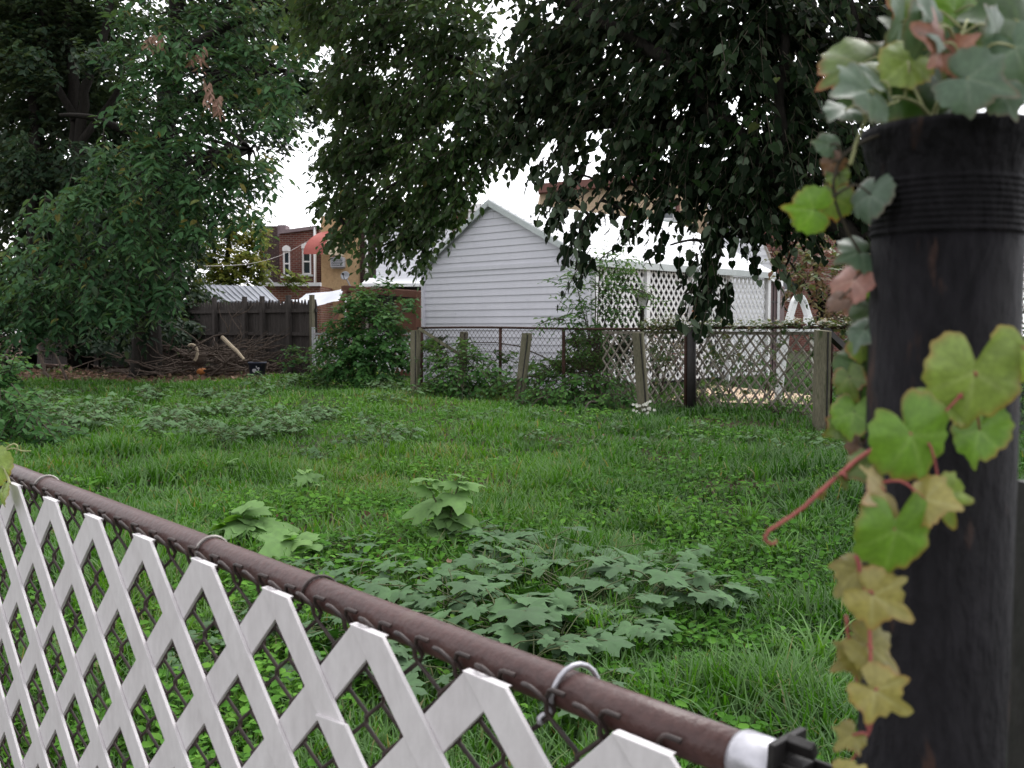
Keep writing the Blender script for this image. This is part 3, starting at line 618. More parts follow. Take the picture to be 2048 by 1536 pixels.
mb.add(vs, [(2*i, 2*i+1, 2*i+3, 2*i+2) for i in range(n)], True)
aw = mb.build('awning', M['awnr'], t)
mb = MB(); vs = [(xr+.01, Yt-.02, zt_+.1), (xr+.01, Yt-.02, zb_)]+[(xr+.01-.6*math.sin(f*math.pi/2)**.8, Yt-.02-pr*math.sin(f*math.pi/2)**.8, zt_+(zb_-zt_)*f**1.25) for f in [1-i/6 for i in range(6)]]
mb.prism(vs, (.03, 0, 0)); mb.build('awning_end', M['awnc'], aw)
c_ = W(676, 525, Yt-.2); o = MB().box(c_, (.52, .45, .38)).build('air_conditioner', M['dish'], t, .015); mb = MB()
for i in range(5): mb.box(c_+Vector((0, -.232, -.12+i*.06)), (.42, .012, .02))
mb.build('vent_grille', M['dark'], o)
t = thing('brick_house', 'dark red brick row house behind leaves with white downspout', 'house')
facade('wall', M['brickd'], t, 716, 765, Yt+.6, H(420, Yt+.6), holes=()); p = W(734, 600, Yt+.5); MB().tube([(p.x, Yt+.45, .5), (p.x, Yt+.45, H(430, Yt))], .06, 8).build('downspout', M['white'], t)
t = thing('brick_house', 'brick row house peeking over the garage roof left of its apex', 'house')
facade('wall', M['brick'], t, 840, 1000, Yt+1.5, H(418, Yt+1.5)); a = W(838, 418, Yt+1.5); b = W(1002, 418, Yt+1.5)
MB().box(((a.x+b.x)/2, Yt+1.4, H(416, Yt+1.5)), (b.x-a.x, .35, .28)).build('cornice', M['white'], t); p = W(940, 420, Yt+1.4); MB().tube([(p.x, Yt+1.4, 1), (p.x, Yt+1.4, H(418, Yt+1.5))], .08, 8).build('downspout', M['white'], t)
t = thing('sided_house', 'white lap sided rear annex with snow white eave left of the garage', 'house')
Yw = 33.0; mb = MB(); xa, xb = W(752, 500, Yw).x, W(905, 500, Yw).x; z0, z1 = H(556, Yw), H(432, Yw); nr_ = 17
for i in range(nr_):
    a, b = z0+(z1-z0)*i/nr_, z0+(z1-z0)*(i+1)/nr_; mb.add([(xa, Yw-.02, a), (xb, Yw-.02, a), (xb, Yw-.002, b), (xa, Yw-.002, b)], [(0, 1, 2, 3)]); mb.add([(xa, Yw-.02, a), (xb, Yw-.02, a), (xb, Yw, a), (xa, Yw, a)], [(3, 2, 1, 0)])
mb.add([(xa, Yw, 0), (xa, Yw+5, 0), (xa, Yw+5, z1), (xa, Yw, z1)], [(0, 1, 2, 3)]); mb.add([(xa, Yw, z1), (xb, Yw, z1), (xb, Yw+5, z1), (xa, Yw+5, z1)], [(0, 1, 2, 3)]); mb.build('wall', M['sidingb'], t)
mb = MB(); mb.add([(xa-.3, Yw-1.6, H(571, Yw-1.6)), (xb, Yw-1.6, H(566, Yw-1.6)), (xb, Yw, z0), (xa-.3, Yw, z0)], [(0, 1, 2, 3)]); mb.box(((xa+xb)/2-.15, Yw-1.62, H(570, Yw-1.6)), (xb-xa+.3, .08, .10)); mb.build('porch_roof', M['roofw'], t)
mb = MB(); mb.add([(xa, Yw-.05, 0), (xb, Yw-.05, 0), (xb, Yw-.05, z0-.1), (xa, Yw-.05, z0-.1)], [(0, 1, 2, 3)]); mb.build('porch_shade_sheet', M['inside'], t)  # dark sheet in place of the shade below the porch roof
# tan house on the right with brown cornice
Yr = 34.0; t = thing('tan_house', 'pale tan house with brown cornice and small window above the garage roof', 'house')
facade('wall', M['stuccop'], t, 1080, 1418, Yr, H(383, Yr), holes=((1322, 404, 1351, 440),), slope=.09)
window(t, 1322, 404, 1351, 440, Yr, .08)
mb = MB(); a = W(1076, 383, Yr); b = W(1424, 383, Yr); dz = .09*(b.x-a.x); mb.bar((a.x, Yr-.2, H(383, Yr)+.05), (b.x, Yr-.2, H(383, Yr)+dz+.05), .5, .30); mb.build('cornice', M['cornice'], t)
mb = MB()
for x0, x1, y0, y1 in ((1314, 1322, 398, 445), (1351, 1359, 398, 445), (1314, 1359, 398, 404)): a = W(x0, y1, Yr); b = W(x1, y0, Yr); mb.box(((a.x+b.x)/2, Yr-.03, (a.z+b.z)/2), (b.x-a.x, .07, b.z-a.z))
mb.build('window_surround', M['cornice'], t); p = W(1417, 500, Yr); MB().tube([(p.x, Yr-.08, 1), (p.x, Yr-.08, H(360, Yr))], .07, 8).build('downspout', M['white'], t)
t = thing('white_house', 'white sided house with sloping gable beyond the right end of the garage', 'house')
Yh = 32.0; mb = MB(); xa, xb, xc = W(1430, 500, Yh).x, W(1500, 500, Yh).x, W(1546, 500, Yh).x; zt1, zt2 = H(425, Yh), H(540, Yh)
for i in range(20):
    a, b = .2+i*(zt1-.2)/20, .2+(i+1)*(zt1-.2)/20
    ex_ = lambda z: xb+(xc-xb)*min(1, max(0, (zt1-z)/(zt1-zt2)))
    mb.add([(xa, Yh-.03, a), (ex_(a), Yh-.03, a), (ex_(b), Yh-.005, b), (xa, Yh-.005, b)], [(0, 1, 2, 3)]); mb.add([(xa, Yh-.03, a), (ex_(a), Yh-.03, a), (ex_(a), Yh, a), (xa, Yh, a)], [(3, 2, 1, 0)])
mb.build('wall', M['sidingb'], t)
mb = MB(); mb.add([(xa, Yh, zt1), (xb, Yh, zt1), (xb, Yh+4, zt1), (xa, Yh+4, zt1)], [(0, 1, 2, 3)]); mb.add([(xb, Yh-.1, zt1+.03), (xc+.1, Yh-.1, zt2), (xc+.1, Yh+4, zt2), (xb, Yh+4, zt1+.03)], [(0, 1, 2, 3)]); mb.build('roof', M['roofw'], t)
t = thing('shingled_house', 'brick house with mauve shingle roof far behind the dark canopy', 'house')
Yf = 46.0; facade('wall', M['brick'], t, 1480, 1900, Yf, H(388, Yf), holes=((1735, 600, 1752, 640), (1560, 560, 1580, 600)))
window(t, 1735, 600, 1752, 640, Yf); window(t, 1560, 560, 1580, 600, Yf)
a = W(1470, 390, Yf); b = W(1910, 390, Yf); mb = MB(); z0, z1 = H(388, Yf), H(318, Yf); mb.add([(a.x, Yf-.5, z0), (b.x, Yf-.5, z0), (b.x-.5, Yf+4, z1), (a.x+.5, Yf+4, z1)], [(0, 1, 2, 3)]); mb.build('roof', M['mauve'], t)
mb = MB(); mb.box(((a.x+b.x)/2, Yf-.5, z0-.1), (b.x-a.x, .2, .25)); mb.build('eave', M['white'], t)
# washing line / service wire across the yellow tree
t = thing('service_wire', 'thin pale wire sagging from the red brick house across the yellowing tree', 'wire')
a, b = W(622, 478, 41.5), W(400, 532, 27); MB().tube([a.lerp(b, i/10)-Vector((0, 0, .35*math.sin(math.pi*i/10))) for i in range(11)], .007, 4).build('cable', M['tie'], t)

t = thing('garden_lattice', 'weathered brown grey lattice panels standing right behind the chain link mesh', 'lattice', loc=tuple(clp(1250)))
q0, q1 = clp(1195)+nr*.10, clp(1640)+nr*.10; o0 = Vector(t.location); mb = MB()
lattice(mb, q0-o0+Vector((0, 0, .06)), u, Vector((0, 0, 1)), nr, (q1-q0).length, .97, .125, .024, .008, math.radians(50)); mb.build('slats', M['latw'], t)
mb = MB(); mb.bar(q0-o0+Vector((0, 0, 1.03)), q1-o0+Vector((0, 0, 1.03)), .03, .04); mb.build('frame', M['latw'], t)
# ================================================================== TREES
def crown(tree, name, mat, blobs, center, dens, nleaf, leaf, tmpl, skel=None, wood=None, twigs=None, **kw):
    L = Leafs(); tw = MB()
    for b in blobs:
        px, py, Y, rx, ry, rm = b[:6]; o = b[6] if len(b) > 6 else {}
        c, r = blob(px, py, Y, rx, ry, rm); area = math.pi*r[0]*r[2]
        k = dict(kw); k.update({q: v for q, v in o.items() if q not in ('d',)})
        sprays(L, tw, c, r, max(3, int(area*dens*o.get('d', 1))), center, nleaf, leaf, tmpl, **k)
        if skel:
            e = Vector(c); s = nearest(skel, e); m = (s+e)/2+Vector((0, 0, .12*(e-s).length))
            if (e-s).length > .15: limb(wood, [s, m, e], .010+.016*min(3, (e-s).length), .006, 5, 4, .1)
    o = L.build(name, mat, tree)
    if twigs and tw.v: tw.build('twigs', twigs, tree)
    return o
# --- big left tree with long drooping compound leaves
t = thing('broadleaf_tree', 'large tree with layered drooping green leaves left of the sky gap', 'tree', loc=gp(290, 22.6))
def rel(parent, o): o.location = -Vector(parent.location); return o
wd = MB(); tr = limb(wd, [gp(290, 22.6, -.1), W(292, 640, 22.3), W(300, 520, 21.6), W(308, 380, 20.6), W(330, 240, 19.6), W(350, 80, 19.4), W(360, -80, 19)], .36, .14, 10, 4, .06)
sk = list(tr)
for pts, r0 in (([(300, 520, 20.3), (200, 430, 19.5), (90, 400, 19)], .14), ([(305, 420, 20.1), (420, 330, 19), (500, 300, 18.5)], .14), ([(320, 300, 19.8), (200, 240, 19), (120, 230, 18.6)], .12),
                ([(330, 240, 19.6), (450, 160, 18.5), (580, 140, 17.5)], .14), ([(345, 120, 19.4), (480, 40, 18), (600, 20, 17)], .12), ([(295, 560, 20.3), (340, 560, 19.8), (375, 585, 19.5)], .06), ([(293, 600, 20.4), (180, 560, 19), (80, 560, 18.5)], .10)):
    sk += limb(wd, [W(*p) for p in pts], r0, .03, 7, 5, .15)
rows = [(-50, 200, 660), (25, 225, 650), (95, 215, 660), (160, 250, 645), (225, 225, 610), (290, 190, 575), (345, 120, 560), (400, 60, 535), (455, 10, 470), (510, -20, 415), (565, -30, 400), (615, 20, 385)]
bl = []; inner = []
for ri, (y, xl, xr) in enumerate(rows):
    x = xl+random.uniform(15, 45)
    while x < xr-10:
        w_ = random.uniform(34, 62); yy = y+random.uniform(-18, 18)+.0012*(x-320)**2*(1 if y > 250 else .3)*.5
        Yf = 17.9-1.5*math.cos((x-320)/330*1.4)+random.uniform(-.35, .35)-(1.2 if x > 560 else 0)
        bl.append((x, yy, Yf, w_, random.uniform(13, 22), .45, {'tb': .58 if y < 520 else .38})); x += w_*1.45  # lower sprays tinted darker, shade under the crown put into the colour
    inner.append(((xl+xr)/2, y+28, 19.2, (xr-xl)*.44, 34, .6))
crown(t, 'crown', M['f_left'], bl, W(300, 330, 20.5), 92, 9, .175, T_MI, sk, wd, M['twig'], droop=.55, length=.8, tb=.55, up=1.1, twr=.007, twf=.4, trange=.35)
crown(t, 'inner_crown', M['f_dark'], inner, W(300, 330, 20.5), 30, 9, .19, T_MI, None, None, None, droop=.4, length=.8, tb=.35)  # dark fill between the sprays, inner shade put into the leaf colour
wd.build('trunk', M['bark'], t)
L = Leafs()
for px, py, rx, ry in ((395, 110, 22, 5), (417, 185, 6, 20), (434, 200, 6, 18), (312, 76, 24, 5)):
    c, r = blob(px, py, 15.9, rx, ry, .12); sprays(L, None, c, r, 6, W(400, 100, 17.5), 7, .13, T_NA, droop=.9, length=.35, hang=1)
L.build('dead_leaves', M['f_pink'], t)
for o in t.children: rel(t, o)
# --- rear dark trees with bare slanting trunks
t = thing('rear_tree', 'tall dark tree with several slanting bare trunks at the left rear', 'tree', loc=gp(140, 27)); wd = MB(); sk = []
for pts, r in (([gp(170, 27), W(168, 450, 27), W(148, 250, 27), W(140, 60, 27), W(120, -100, 27)], .24), ([gp(150, 26.6), W(148, 400, 26.6), W(165, 210, 26.6), W(205, 90, 26.6), W(230, -60, 26.6)], .20), ([gp(60, 27.4), W(70, 300, 27.4), W(60, 120, 27.4), W(40, -80, 27.4)], .20), ([W(150, 240, 26.8), W(100, 130, 26.8), W(80, 0, 26.8)], .12), ([W(148, 300, 26.6), W(230, 190, 26.6), W(250, 120, 26.6)], .12)):
    sk += limb(wd, pts, r, r*.45, 8, 5, .15)
bl = [(50, 60, 27, 130, 110, 1.5), (200, 30, 27.5, 120, 80, 1.5), (60, 210, 28, 120, 110, 1.2), (190, 200, 28.4, 60, 90, 1, {'d': .7}), (40, 350, 28, 110, 100, 1.2), (150, 420, 28.5, 160, 110, 1.2), (80, 560, 28.6, 160, 120, 1.2), (260, 600, 28.8, 160, 110, 1.2), (330, 420, 28, 100, 130, 1.2), (40, -60, 27, 160, 80, 1.5), (260, 300, 28, 110, 140, 1), (390, 620, 29, 60, 60, .8), (560, 40, 24, 120, 90, 1.2), (600, 190, 24, 60, 90, 1), (500, 190, 24.5, 80, 80, 1), (420, 60, 25, 120, 100, 1.2), (560, 280, 24, 50, 30, .6, {'d': .6}), (110, 120, 29, 160, 140, 1.2), (60, 130, 25.4, 70, 60, .7, {'d': .6}), (160, 330, 25.4, 70, 50, .7, {'d': .6}), (190, 120, 25.2, 50, 50, .7, {'d': .6}), (40, 330, 25.4, 70, 70, .7, {'d': .6}), (30, 20, 29, 140, 100, 1.2)]
crown(t, 'crown', M['f_dark'], bl, W(140, 250, 27), 50, 9, .19, T_OV, sk, wd, M['twig'], droop=.35, length=.8, tb=.4, twf=.25)
wd.build('trunk', M['bark'], t)
for o in t.children: rel(t, o)
# --- dark undergrowth hedge at the back left, low clumps added to deepen the shade
t = thing('rear_shrub', 'dark overgrown shrubbery filling the shade below the left trees', 'shrub', loc=gp(150, 26)); wd = MB()
bl = [(-20, 640, 25.4, 110, 70, 1), (120, 660, 25.6, 110, 60, 1), (260, 670, 25.6, 110, 55, 1), (360, 650, 26, 60, 70, .8), (-100, 560, 26, 120, 120, 1), (200, 600, 26, 200, 80, 1), (-40, 700, 25, 100, 50, .8), (230, 690, 23.4, 60, 34, .6), (350, 660, 23.8, 50, 40, .6), (300, 640, 23.6, 60, 30, .6)]
crown(t, 'foliage', M['f_dark'], bl, W(150, 760, 27), 40, 8, .16, T_OV, [gp(x, 26.5) for x in range(-100, 420, 60)], wd, None, droop=.2, length=.5, tb=.2)
wd.build('stems', M['bark'], t)
for o in t.children: rel(t, o)
# --- yellowing tree behind the metal shed
t = thing('yellowing_tree', 'rounded yellowing tree behind the metal-roofed shed', 'tree', loc=gp(450, 35)); wd = MB()
sk = limb(wd, [gp(450, 35), W(452, 600, 35), W(455, 520, 35), W(460, 450, 35)], .2, .06, 8)
for e in ((410, 500), (510, 490), (500, 540), (425, 560)): sk += limb(wd, [W(453, 580, 35), W((453+e[0])/2, (570+e[1])/2-8, 34.8), W(e[0], e[1], 34.5)], .07, .02, 6)
bl = [(455, 470, 34.8, 50, 40, .9), (505, 485, 34.8, 38, 40, .8), (410, 520, 34.6, 50, 50, .8), (480, 530, 34.4, 60, 40, .9), (440, 570, 34.4, 60, 30, .8, {'tb': .3}), (520, 545, 34.6, 26, 30, .5), (500, 450, 35, 26, 22, .5, {'d': .6}), (585, 560, 36, 26, 16, .4, {'tb': .2})]
crown(t, 'crown', M['f_yel'], bl, W(455, 540, 35), 62, 9, .16, T_OV, sk, wd, M['twig'], droop=.2, length=.6, tb=.5, twf=.4)
wd.build('trunk', M['bark'], t)
for o in t.children: rel(t, o)
# --- overhanging tree on the right (trunk stands behind the iron pole)
t = thing('overhanging_tree', 'dark overhanging tree whose leafy limbs fill the upper right and centre', 'tree', loc=gp(1905, 7.8)); wd = MB()
trk = limb(wd, [gp(1925, 7.8, -.1), W(1915, 800, 7.8), W(1900, 560, 7.7), W(1905, 330, 7.7), W(1925, 60, 7.7), W(1930, -200, 7.7)], .24, .12, 12, 4, .05); sk = list(trk)
for pts, r0, r1 in (([(1900, 520, 7.7), (1780, 490, 7.4), (1690, 462, 7.3), (1590, 400, 7.2), (1500, 300, 7.2), (1420, 205, 7.2), (1330, 115, 7.3), (1180, 30, 7.5), (1050, -40, 7.8)], .115, .035),
                    ([(1470, 262, 7.2), (1340, 250, 7.5), (1200, 250, 8), (1050, 285, 8.6), (900, 320, 9.2), (780, 375, 9.7), (690, 450, 9.8)], .055, .014),
                    ([(1900, 380, 7.7), (1800, 220, 7.4), (1720, 90, 7.2), (1680, -60, 7.2)], .09, .04), ([(1590, 400, 7.2), (1560, 240, 7.1), (1570, 80, 7.1), (1550, -40, 7.1)], .05, .025),
                    ([(1200, 250, 8), (1080, 180, 8.6), (930, 120, 9.2), (760, 90, 9.6)], .035, .012), ([(1050, 285, 8.6), (960, 200, 9.2), (830, 190, 9.6), (720, 240, 9.8)], .03, .01), ([(1500, 300, 7.2), (1460, 380, 7.2), (1440, 470, 7.2), (1430, 580, 7.2)], .022, .006), ([(1340, 250, 7.5), (1250, 340, 7.5), (1180, 430, 7.4)], .02, .006), ([(900, 320, 9.2), (860, 400, 9.4), (820, 480, 9.5)], .02, .006)):
    sk += limb(wd, [W(*p) for p in pts], r0, r1, 8, 5, .1)
bl = [(1760, 40, 7.4, 100, 90, .8), (1720, 170, 7.6, 100, 90, .7), (1600, 60, 7.4, 110, 90, .8), (1480, 40, 7.6, 110, 80, .8), (1350, 60, 7.6, 120, 80, .8), (1220, 60, 7.8, 110, 80, .8), (1110, 90, 8.2, 90, 90, .8), (1060, 190, 8.4, 90, 80, .7), (1180, 190, 7.9, 100, 70, .7), (1310, 190, 7.5, 110, 70, .7), (1440, 160, 7.3, 100, 80, .7), (1570, 190, 7.3, 90, 80, .7),
      (1660, 280, 7.4, 80, 80, .6), (1720, 330, 7.6, 40, 90, .5), (1580, 310, 7.2, 80, 60, .6), (1480, 300, 7.2, 70, 60, .6), (1380, 290, 7.4, 80, 50, .5), (1260, 280, 7.6, 80, 45, .5), (1140, 270, 8, 70, 40, .5, {'d': .9}), (1040, 280, 8.4, 60, 40, .5), (1330, 350, 7.4, 90, 36, .4, {'d': .45}), (1460, 370, 7.2, 60, 40, .4), (1560, 390, 7.2, 50, 34, .4, {'d': .8}), (1620, 395, 7.3, 40, 40, .4), (1210, 340, 7.5, 60, 36, .4, {'d': .35}), (1700, 430, 7.5, 40, 50, .4),
      (1120, 400, 7.4, 34, 40, .25, {'d': 0.84, 'hang': .9}), (1160, 460, 7.3, 40, 26, .2, {'d': 0.84, 'hang': .9}), (1240, 400, 7.4, 50, 26, .25, {'d': 0.64, 'hang': .9}), (1310, 410, 7.3, 34, 30, .2, {'d': 0.64, 'hang': .9}), (1430, 450, 7.2, 46, 46, .25, {'d': 0.84, 'hang': .9}), (1410, 545, 7.15, 34, 46, .2, {'d': 0.56, 'hang': .9}), (1400, 615, 7.1, 18, 30, .15, {'d': 1.10, 'hang': .9}), (1455, 590, 7.1, 26, 18, .15, {'d': 0.84, 'hang': .9}), (1500, 480, 7.2, 34, 36, .2, {'d': 0.56, 'hang': .9}), (1340, 490, 7.2, 34, 16, .15, {'d': 0.56, 'hang': .9}), (1370, 590, 7.1, 14, 20, .12, {'d': 0.64, 'hang': .9}),
      (1090, 330, 7.9, 40, 24, .3, {'d': 0.40, 'hang': .9}), (1150, 540, 7.2, 26, 10, .1, {'d': 0.80, 'hang': .9}), (1500, -80, 7.5, 350, 70, 1), (1200, -60, 8, 250, 60, 1), (1560, 560, 7.5, 22, 24, .2, {'d': 0.64, 'hang': .9}), (1660, 400, 7.4, 70, 50, .4), (1580, 440, 7.2, 60, 40, .3), (1520, 430, 7.2, 40, 40, .3, {'d': .8}), (1300, 330, 7.4, 60, 40, .4, {'d': .7}), (1400, 380, 7.3, 60, 50, .4, {'d': .8}), (1140, 350, 7.6, 40, 40, .3, {'d': .6}), (1480, 420, 7.2, 50, 60, .3, {'d': .6, 'hang': .9}), (1270, 450, 7.3, 30, 34, .2, {'d': .5, 'hang': .9})]
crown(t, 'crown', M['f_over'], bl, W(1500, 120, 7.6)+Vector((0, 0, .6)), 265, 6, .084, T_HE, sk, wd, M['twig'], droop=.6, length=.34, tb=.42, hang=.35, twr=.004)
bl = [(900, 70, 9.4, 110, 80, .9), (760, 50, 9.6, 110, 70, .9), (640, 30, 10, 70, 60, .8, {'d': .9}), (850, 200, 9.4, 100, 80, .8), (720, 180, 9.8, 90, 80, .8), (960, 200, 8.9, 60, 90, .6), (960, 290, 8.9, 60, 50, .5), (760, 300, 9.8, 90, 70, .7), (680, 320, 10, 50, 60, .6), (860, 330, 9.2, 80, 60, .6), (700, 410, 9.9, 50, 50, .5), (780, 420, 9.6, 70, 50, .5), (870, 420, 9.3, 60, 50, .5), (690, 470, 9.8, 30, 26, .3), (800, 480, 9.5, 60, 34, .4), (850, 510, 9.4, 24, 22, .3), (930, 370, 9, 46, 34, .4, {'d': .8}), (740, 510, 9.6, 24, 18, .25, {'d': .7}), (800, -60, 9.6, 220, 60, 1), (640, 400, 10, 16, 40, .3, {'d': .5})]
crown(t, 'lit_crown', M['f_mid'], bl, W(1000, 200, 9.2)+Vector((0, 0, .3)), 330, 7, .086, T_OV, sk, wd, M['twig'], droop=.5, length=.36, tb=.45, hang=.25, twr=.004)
wd.build('trunk', M['bark'], t)
for o in t.children: rel(t, o)
# --- red-brown creeper covered small tree at the right
t = thing('red_leaved_tree', 'small tree with reddish brown and yellow leaves behind the pool ladder', 'tree', loc=gp(1640, 19)); wd = MB()
sk = limb(wd, [gp(1640, 19), W(1640, 640, 19), W(1635, 560, 19), W(1620, 500, 19)], .10, .03, 7)
for e in ((1570, 510), (1690, 560), (1700, 620), (1590, 600)): sk += limb(wd, [W(1638, 620, 19), W((1638+e[0])/2, (610+e[1])/2, 18.8), W(e[0], e[1], 18.6)], .04, .012, 6)
bl = [(1580, 510, 19, 40, 34, .5), (1630, 520, 18.8, 50, 50, .6), (1600, 570, 18.6, 50, 46, .5), (1680, 590, 18.6, 50, 60, .6), (1660, 640, 18.4, 60, 30, .5), (1720, 640, 18.6, 50, 40, .5), (1630, 480, 19, 40, 26, .4), (1700, 520, 19, 40, 40, .5)]
crown(t, 'crown', M['f_red'], bl, W(1640, 560, 19), 52, 8, .12, T_OV, sk, wd, M['twig'], droop=.4, length=.35, tb=.5, trange=.9, twf=.5)
wd.build('trunk', M['bark'], t)
for o in t.children: rel(t, o)
# ================================================================== SHRUBS and saplings
def shrub(name, label, cat, base, blobs, mat, dens, nleaf, leaf, tmpl, group=None, nst=7, stem='twig', **kw):
    t = thing(name, label, cat, group, base); wd = MB(); sk = []; b = Vector(base)
    for q in blobs[:nst]:
        c, r = blob(*q[:6]); e = Vector(c); s = b+Vector((random.uniform(-.12, .12), random.uniform(-.1, .1), -.05)); sk += limb(wd, [s, s.lerp(e, .5)+Vector((0, 0, .12*(e-s).length)), e], .018, .005, 5, 4, .3)
    kw.setdefault('droop', .35); kw.setdefault('length', .4); kw.setdefault('tb', .45)
    crown(t, 'foliage', mat, blobs, b+Vector((0, 0, .2)), dens, nleaf, leaf, tmpl, sk, wd, M[stem], **kw); wd.build('stems', M[stem], t)
    for o in t.children: rel(t, o)
    return t
shrub('leafy_shrub', 'large rounded leafy shrub left of the first timber post', 'shrub', gp(735, 18.2), [(745, 612, 18, 54, 36, .5), (700, 610, 18.1, 30, 20, .4), (770, 575, 18, 24, 16, .3, {'d': .7}), (700, 650, 18, 50, 40, .6), (780, 650, 17.7, 46, 44, .6), (725, 700, 17.6, 66, 44, .7), (790, 710, 17.4, 36, 40, .5), (680, 730, 17.8, 50, 34, .6), (740, 750, 17.4, 60, 24, .6), (815, 615, 17.6, 20, 22, .3, {'d': .7}), (730, 585, 18.2, 20, 16, .3, {'d': .8}), (660, 690, 18.2, 30, 30, .4, {'d': .8}), (640, 745, 18.4, 30, 18, .4)],
      M['f_shrub'], 150, 9, .10, T_OV, droop=.45, length=.42, tb=.42, twf=.3)
shrub('leafy_shrub', 'small dark shrub at the foot of the stockade fence', 'shrub', gp(610, 21.5), [(600, 710, 21.5, 34, 22, .4), (575, 725, 21.4, 24, 16, .3), (640, 715, 21.2, 26, 20, .3)], M['f_shrub'], 50, 7, .11, T_OV, tb=.25)
shrub('bramble_bush', 'tangled bramble between the first and leaning timber posts', 'bramble', gp(930, 15.6), [(880, 720, 15.7, 44, 24, .4), (950, 720, 15.6, 40, 24, .4), (900, 755, 15.3, 60, 30, .4), (980, 750, 15.2, 46, 30, .4), (870, 780, 15.4, 40, 20, .3), (940, 690, 16, 40, 16, .3, {'d': .6}), (1005, 710, 16, 30, 20, .3, {'d': .6}), (860, 690, 16.2, 22, 16, .3, {'d': .8}), (930, 785, 14.9, 70, 14, .3, {'tb': .2})],
      M['f_bush'], 165, 7, .085, T_OV, tb=.42, length=.35)
shrub('bramble_bush', 'spreading bramble between the leaning post and the flowered post', 'bramble', gp(1150, 14.6), [(1080, 755, 14.8, 44, 24, .4), (1150, 765, 14.5, 60, 26, .4), (1220, 765, 14.2, 50, 26, .4), (1100, 795, 14.0, 60, 20, .4), (1190, 805, 13.6, 66, 20, .4), (1120, 730, 15.2, 30, 18, .3), (1250, 800, 13.4, 30, 24, .3, {'tb': .3}), (1060, 815, 13.6, 50, 10, .3, {'tb': .3}), (1090, 735, 15.2, 50, 20, .3), (1140, 720, 15.4, 50, 22, .3), (1210, 740, 15, 40, 24, .3), (1010, 770, 14.6, 40, 24, .3), (1060, 790, 14.2, 50, 20, .3), (1160, 840, 12.8, 60, 8, .3)],
      M['f_bush'], 165, 7, .08, T_OV, tb=.46, length=.35)
shrub('green_bush', 'bright low bush against the mesh beside the stout post', 'bush', gp(1565, 12.4), [(1555, 815, 12.4, 44, 22, .35), (1590, 825, 12.1, 34, 22, .3), (1530, 830, 12.2, 36, 16, .3), (1500, 815, 12.8, 20, 14, .25)], M['f_bush'], 190, 7, .065, T_OV, tb=.6, length=.26)
shrub('green_bush', 'ragged low weeds at the foot of the mesh between flowered and stout posts', 'bush', gp(1400, 13), [(1360, 790, 13.6, 50, 16, .3), (1430, 800, 13.2, 60, 18, .3), (1340, 815, 12.8, 40, 14, .3), (1470, 825, 12.4, 50, 12, .3), (1410, 770, 14, 40, 12, .3), (1390, 830, 12.4, 50, 10, .3, {'d': .7})], M['f_bush'], 150, 7, .07, T_MI, tb=.5, length=.3)
shrub('sapling', 'young sapling with airy compound leaves before the garage corner', 'sapling', gp(1190, 15.2), [(1190, 540, 15, 60, 30, .4, {'d': .6}), (1260, 540, 15, 50, 26, .4, {'d': .55}), (1200, 520, 15, 50, 20, .4, {'d': .55}), (1150, 560, 15, 60, 24, .4, {'d': .5}), (1230, 570, 15, 60, 30, .4, {'d': .75}), (1170, 610, 14.9, 60, 26, .4, {'d': .8}), (1240, 620, 15, 50, 26, .4, {'d': .9}), (1130, 640, 14.8, 46, 18, .4, {'d': .6}), (1190, 660, 14.9, 50, 26, .4), (1300, 590, 15.1, 50, 18, .3, {'d': .5}), (1080, 648, 14.8, 40, 8, .3, {'d': .6}), (1230, 500, 15.1, 26, 14, .3, {'d': .6}), (1160, 700, 15, 40, 30, .3), (1200, 720, 15.1, 50, 30, .3)],
      M['f_sap'], 125, 9, .078, T_MI, nst=9, stem='twig', droop=.55, length=.36, tb=.5, twr=.004)
# dark ivy mass on the mesh left of the flowered post
shrub('ivy_clump', 'dark ivy smothering the mesh left of the flowered post', 'ivy', gp(1215, 15.6), [(1200, 700, 15.6, 50, 36, .12), (1250, 690, 15.3, 30, 40, .12), (1170, 735, 15.7, 40, 20, .12), (1160, 680, 15.9, 30, 26, .12), (870, 690, 17.3, 24, 26, .1)], M['f_dark'], 190, 6, .07, T_HE, tb=.5, hang=.8, length=.22)
# creeper along the top rail
t = thing('fence_creeper', 'brownish green creeper running along the top rail of the chain link fence', 'creeper', loc=clp(1450)); L = Leafs(); wd = MB()
pts = []
for px in range(1290, 1770, 14):
    p = clp(px); p.z = 1.1+random.uniform(-.02, .05); pts.append(p)
    c = (p.x, p.y, p.z+.02); big = 1+1.6*math.exp(-((px-1330)/40)**2)+.9*math.exp(-((px-1400)/30)**2)
    sprays(L, None, c, (.09, .09, .06*big), int(11*big), p-Vector((0, 0, .3)), 4, .045, T_HE, length=.16, droop=.2, tb=.55, trange=1)
for px, n in ((1440, 10), (1420, 8), (1330, 8), (1480, 5), (1310, 6), (1560, 5), (1640, 10), (1690, 12)):
    for k in range(n):
        p = clp(px+random.uniform(-14, 14)); c = (p.x-.03, p.y-.03, 1.08-random.random()*.8); sprays(L, None, c, (.05, .04, .06), 3, p, 3, .05, T_HE, length=.12, hang=.8, tb=.3, trange=1)
wd.tube(pts, .008, 5); L.build('leaves', M['f_vine'], t); wd.build('stem', M['twig'], t)
for o in t.children: rel(t, o)
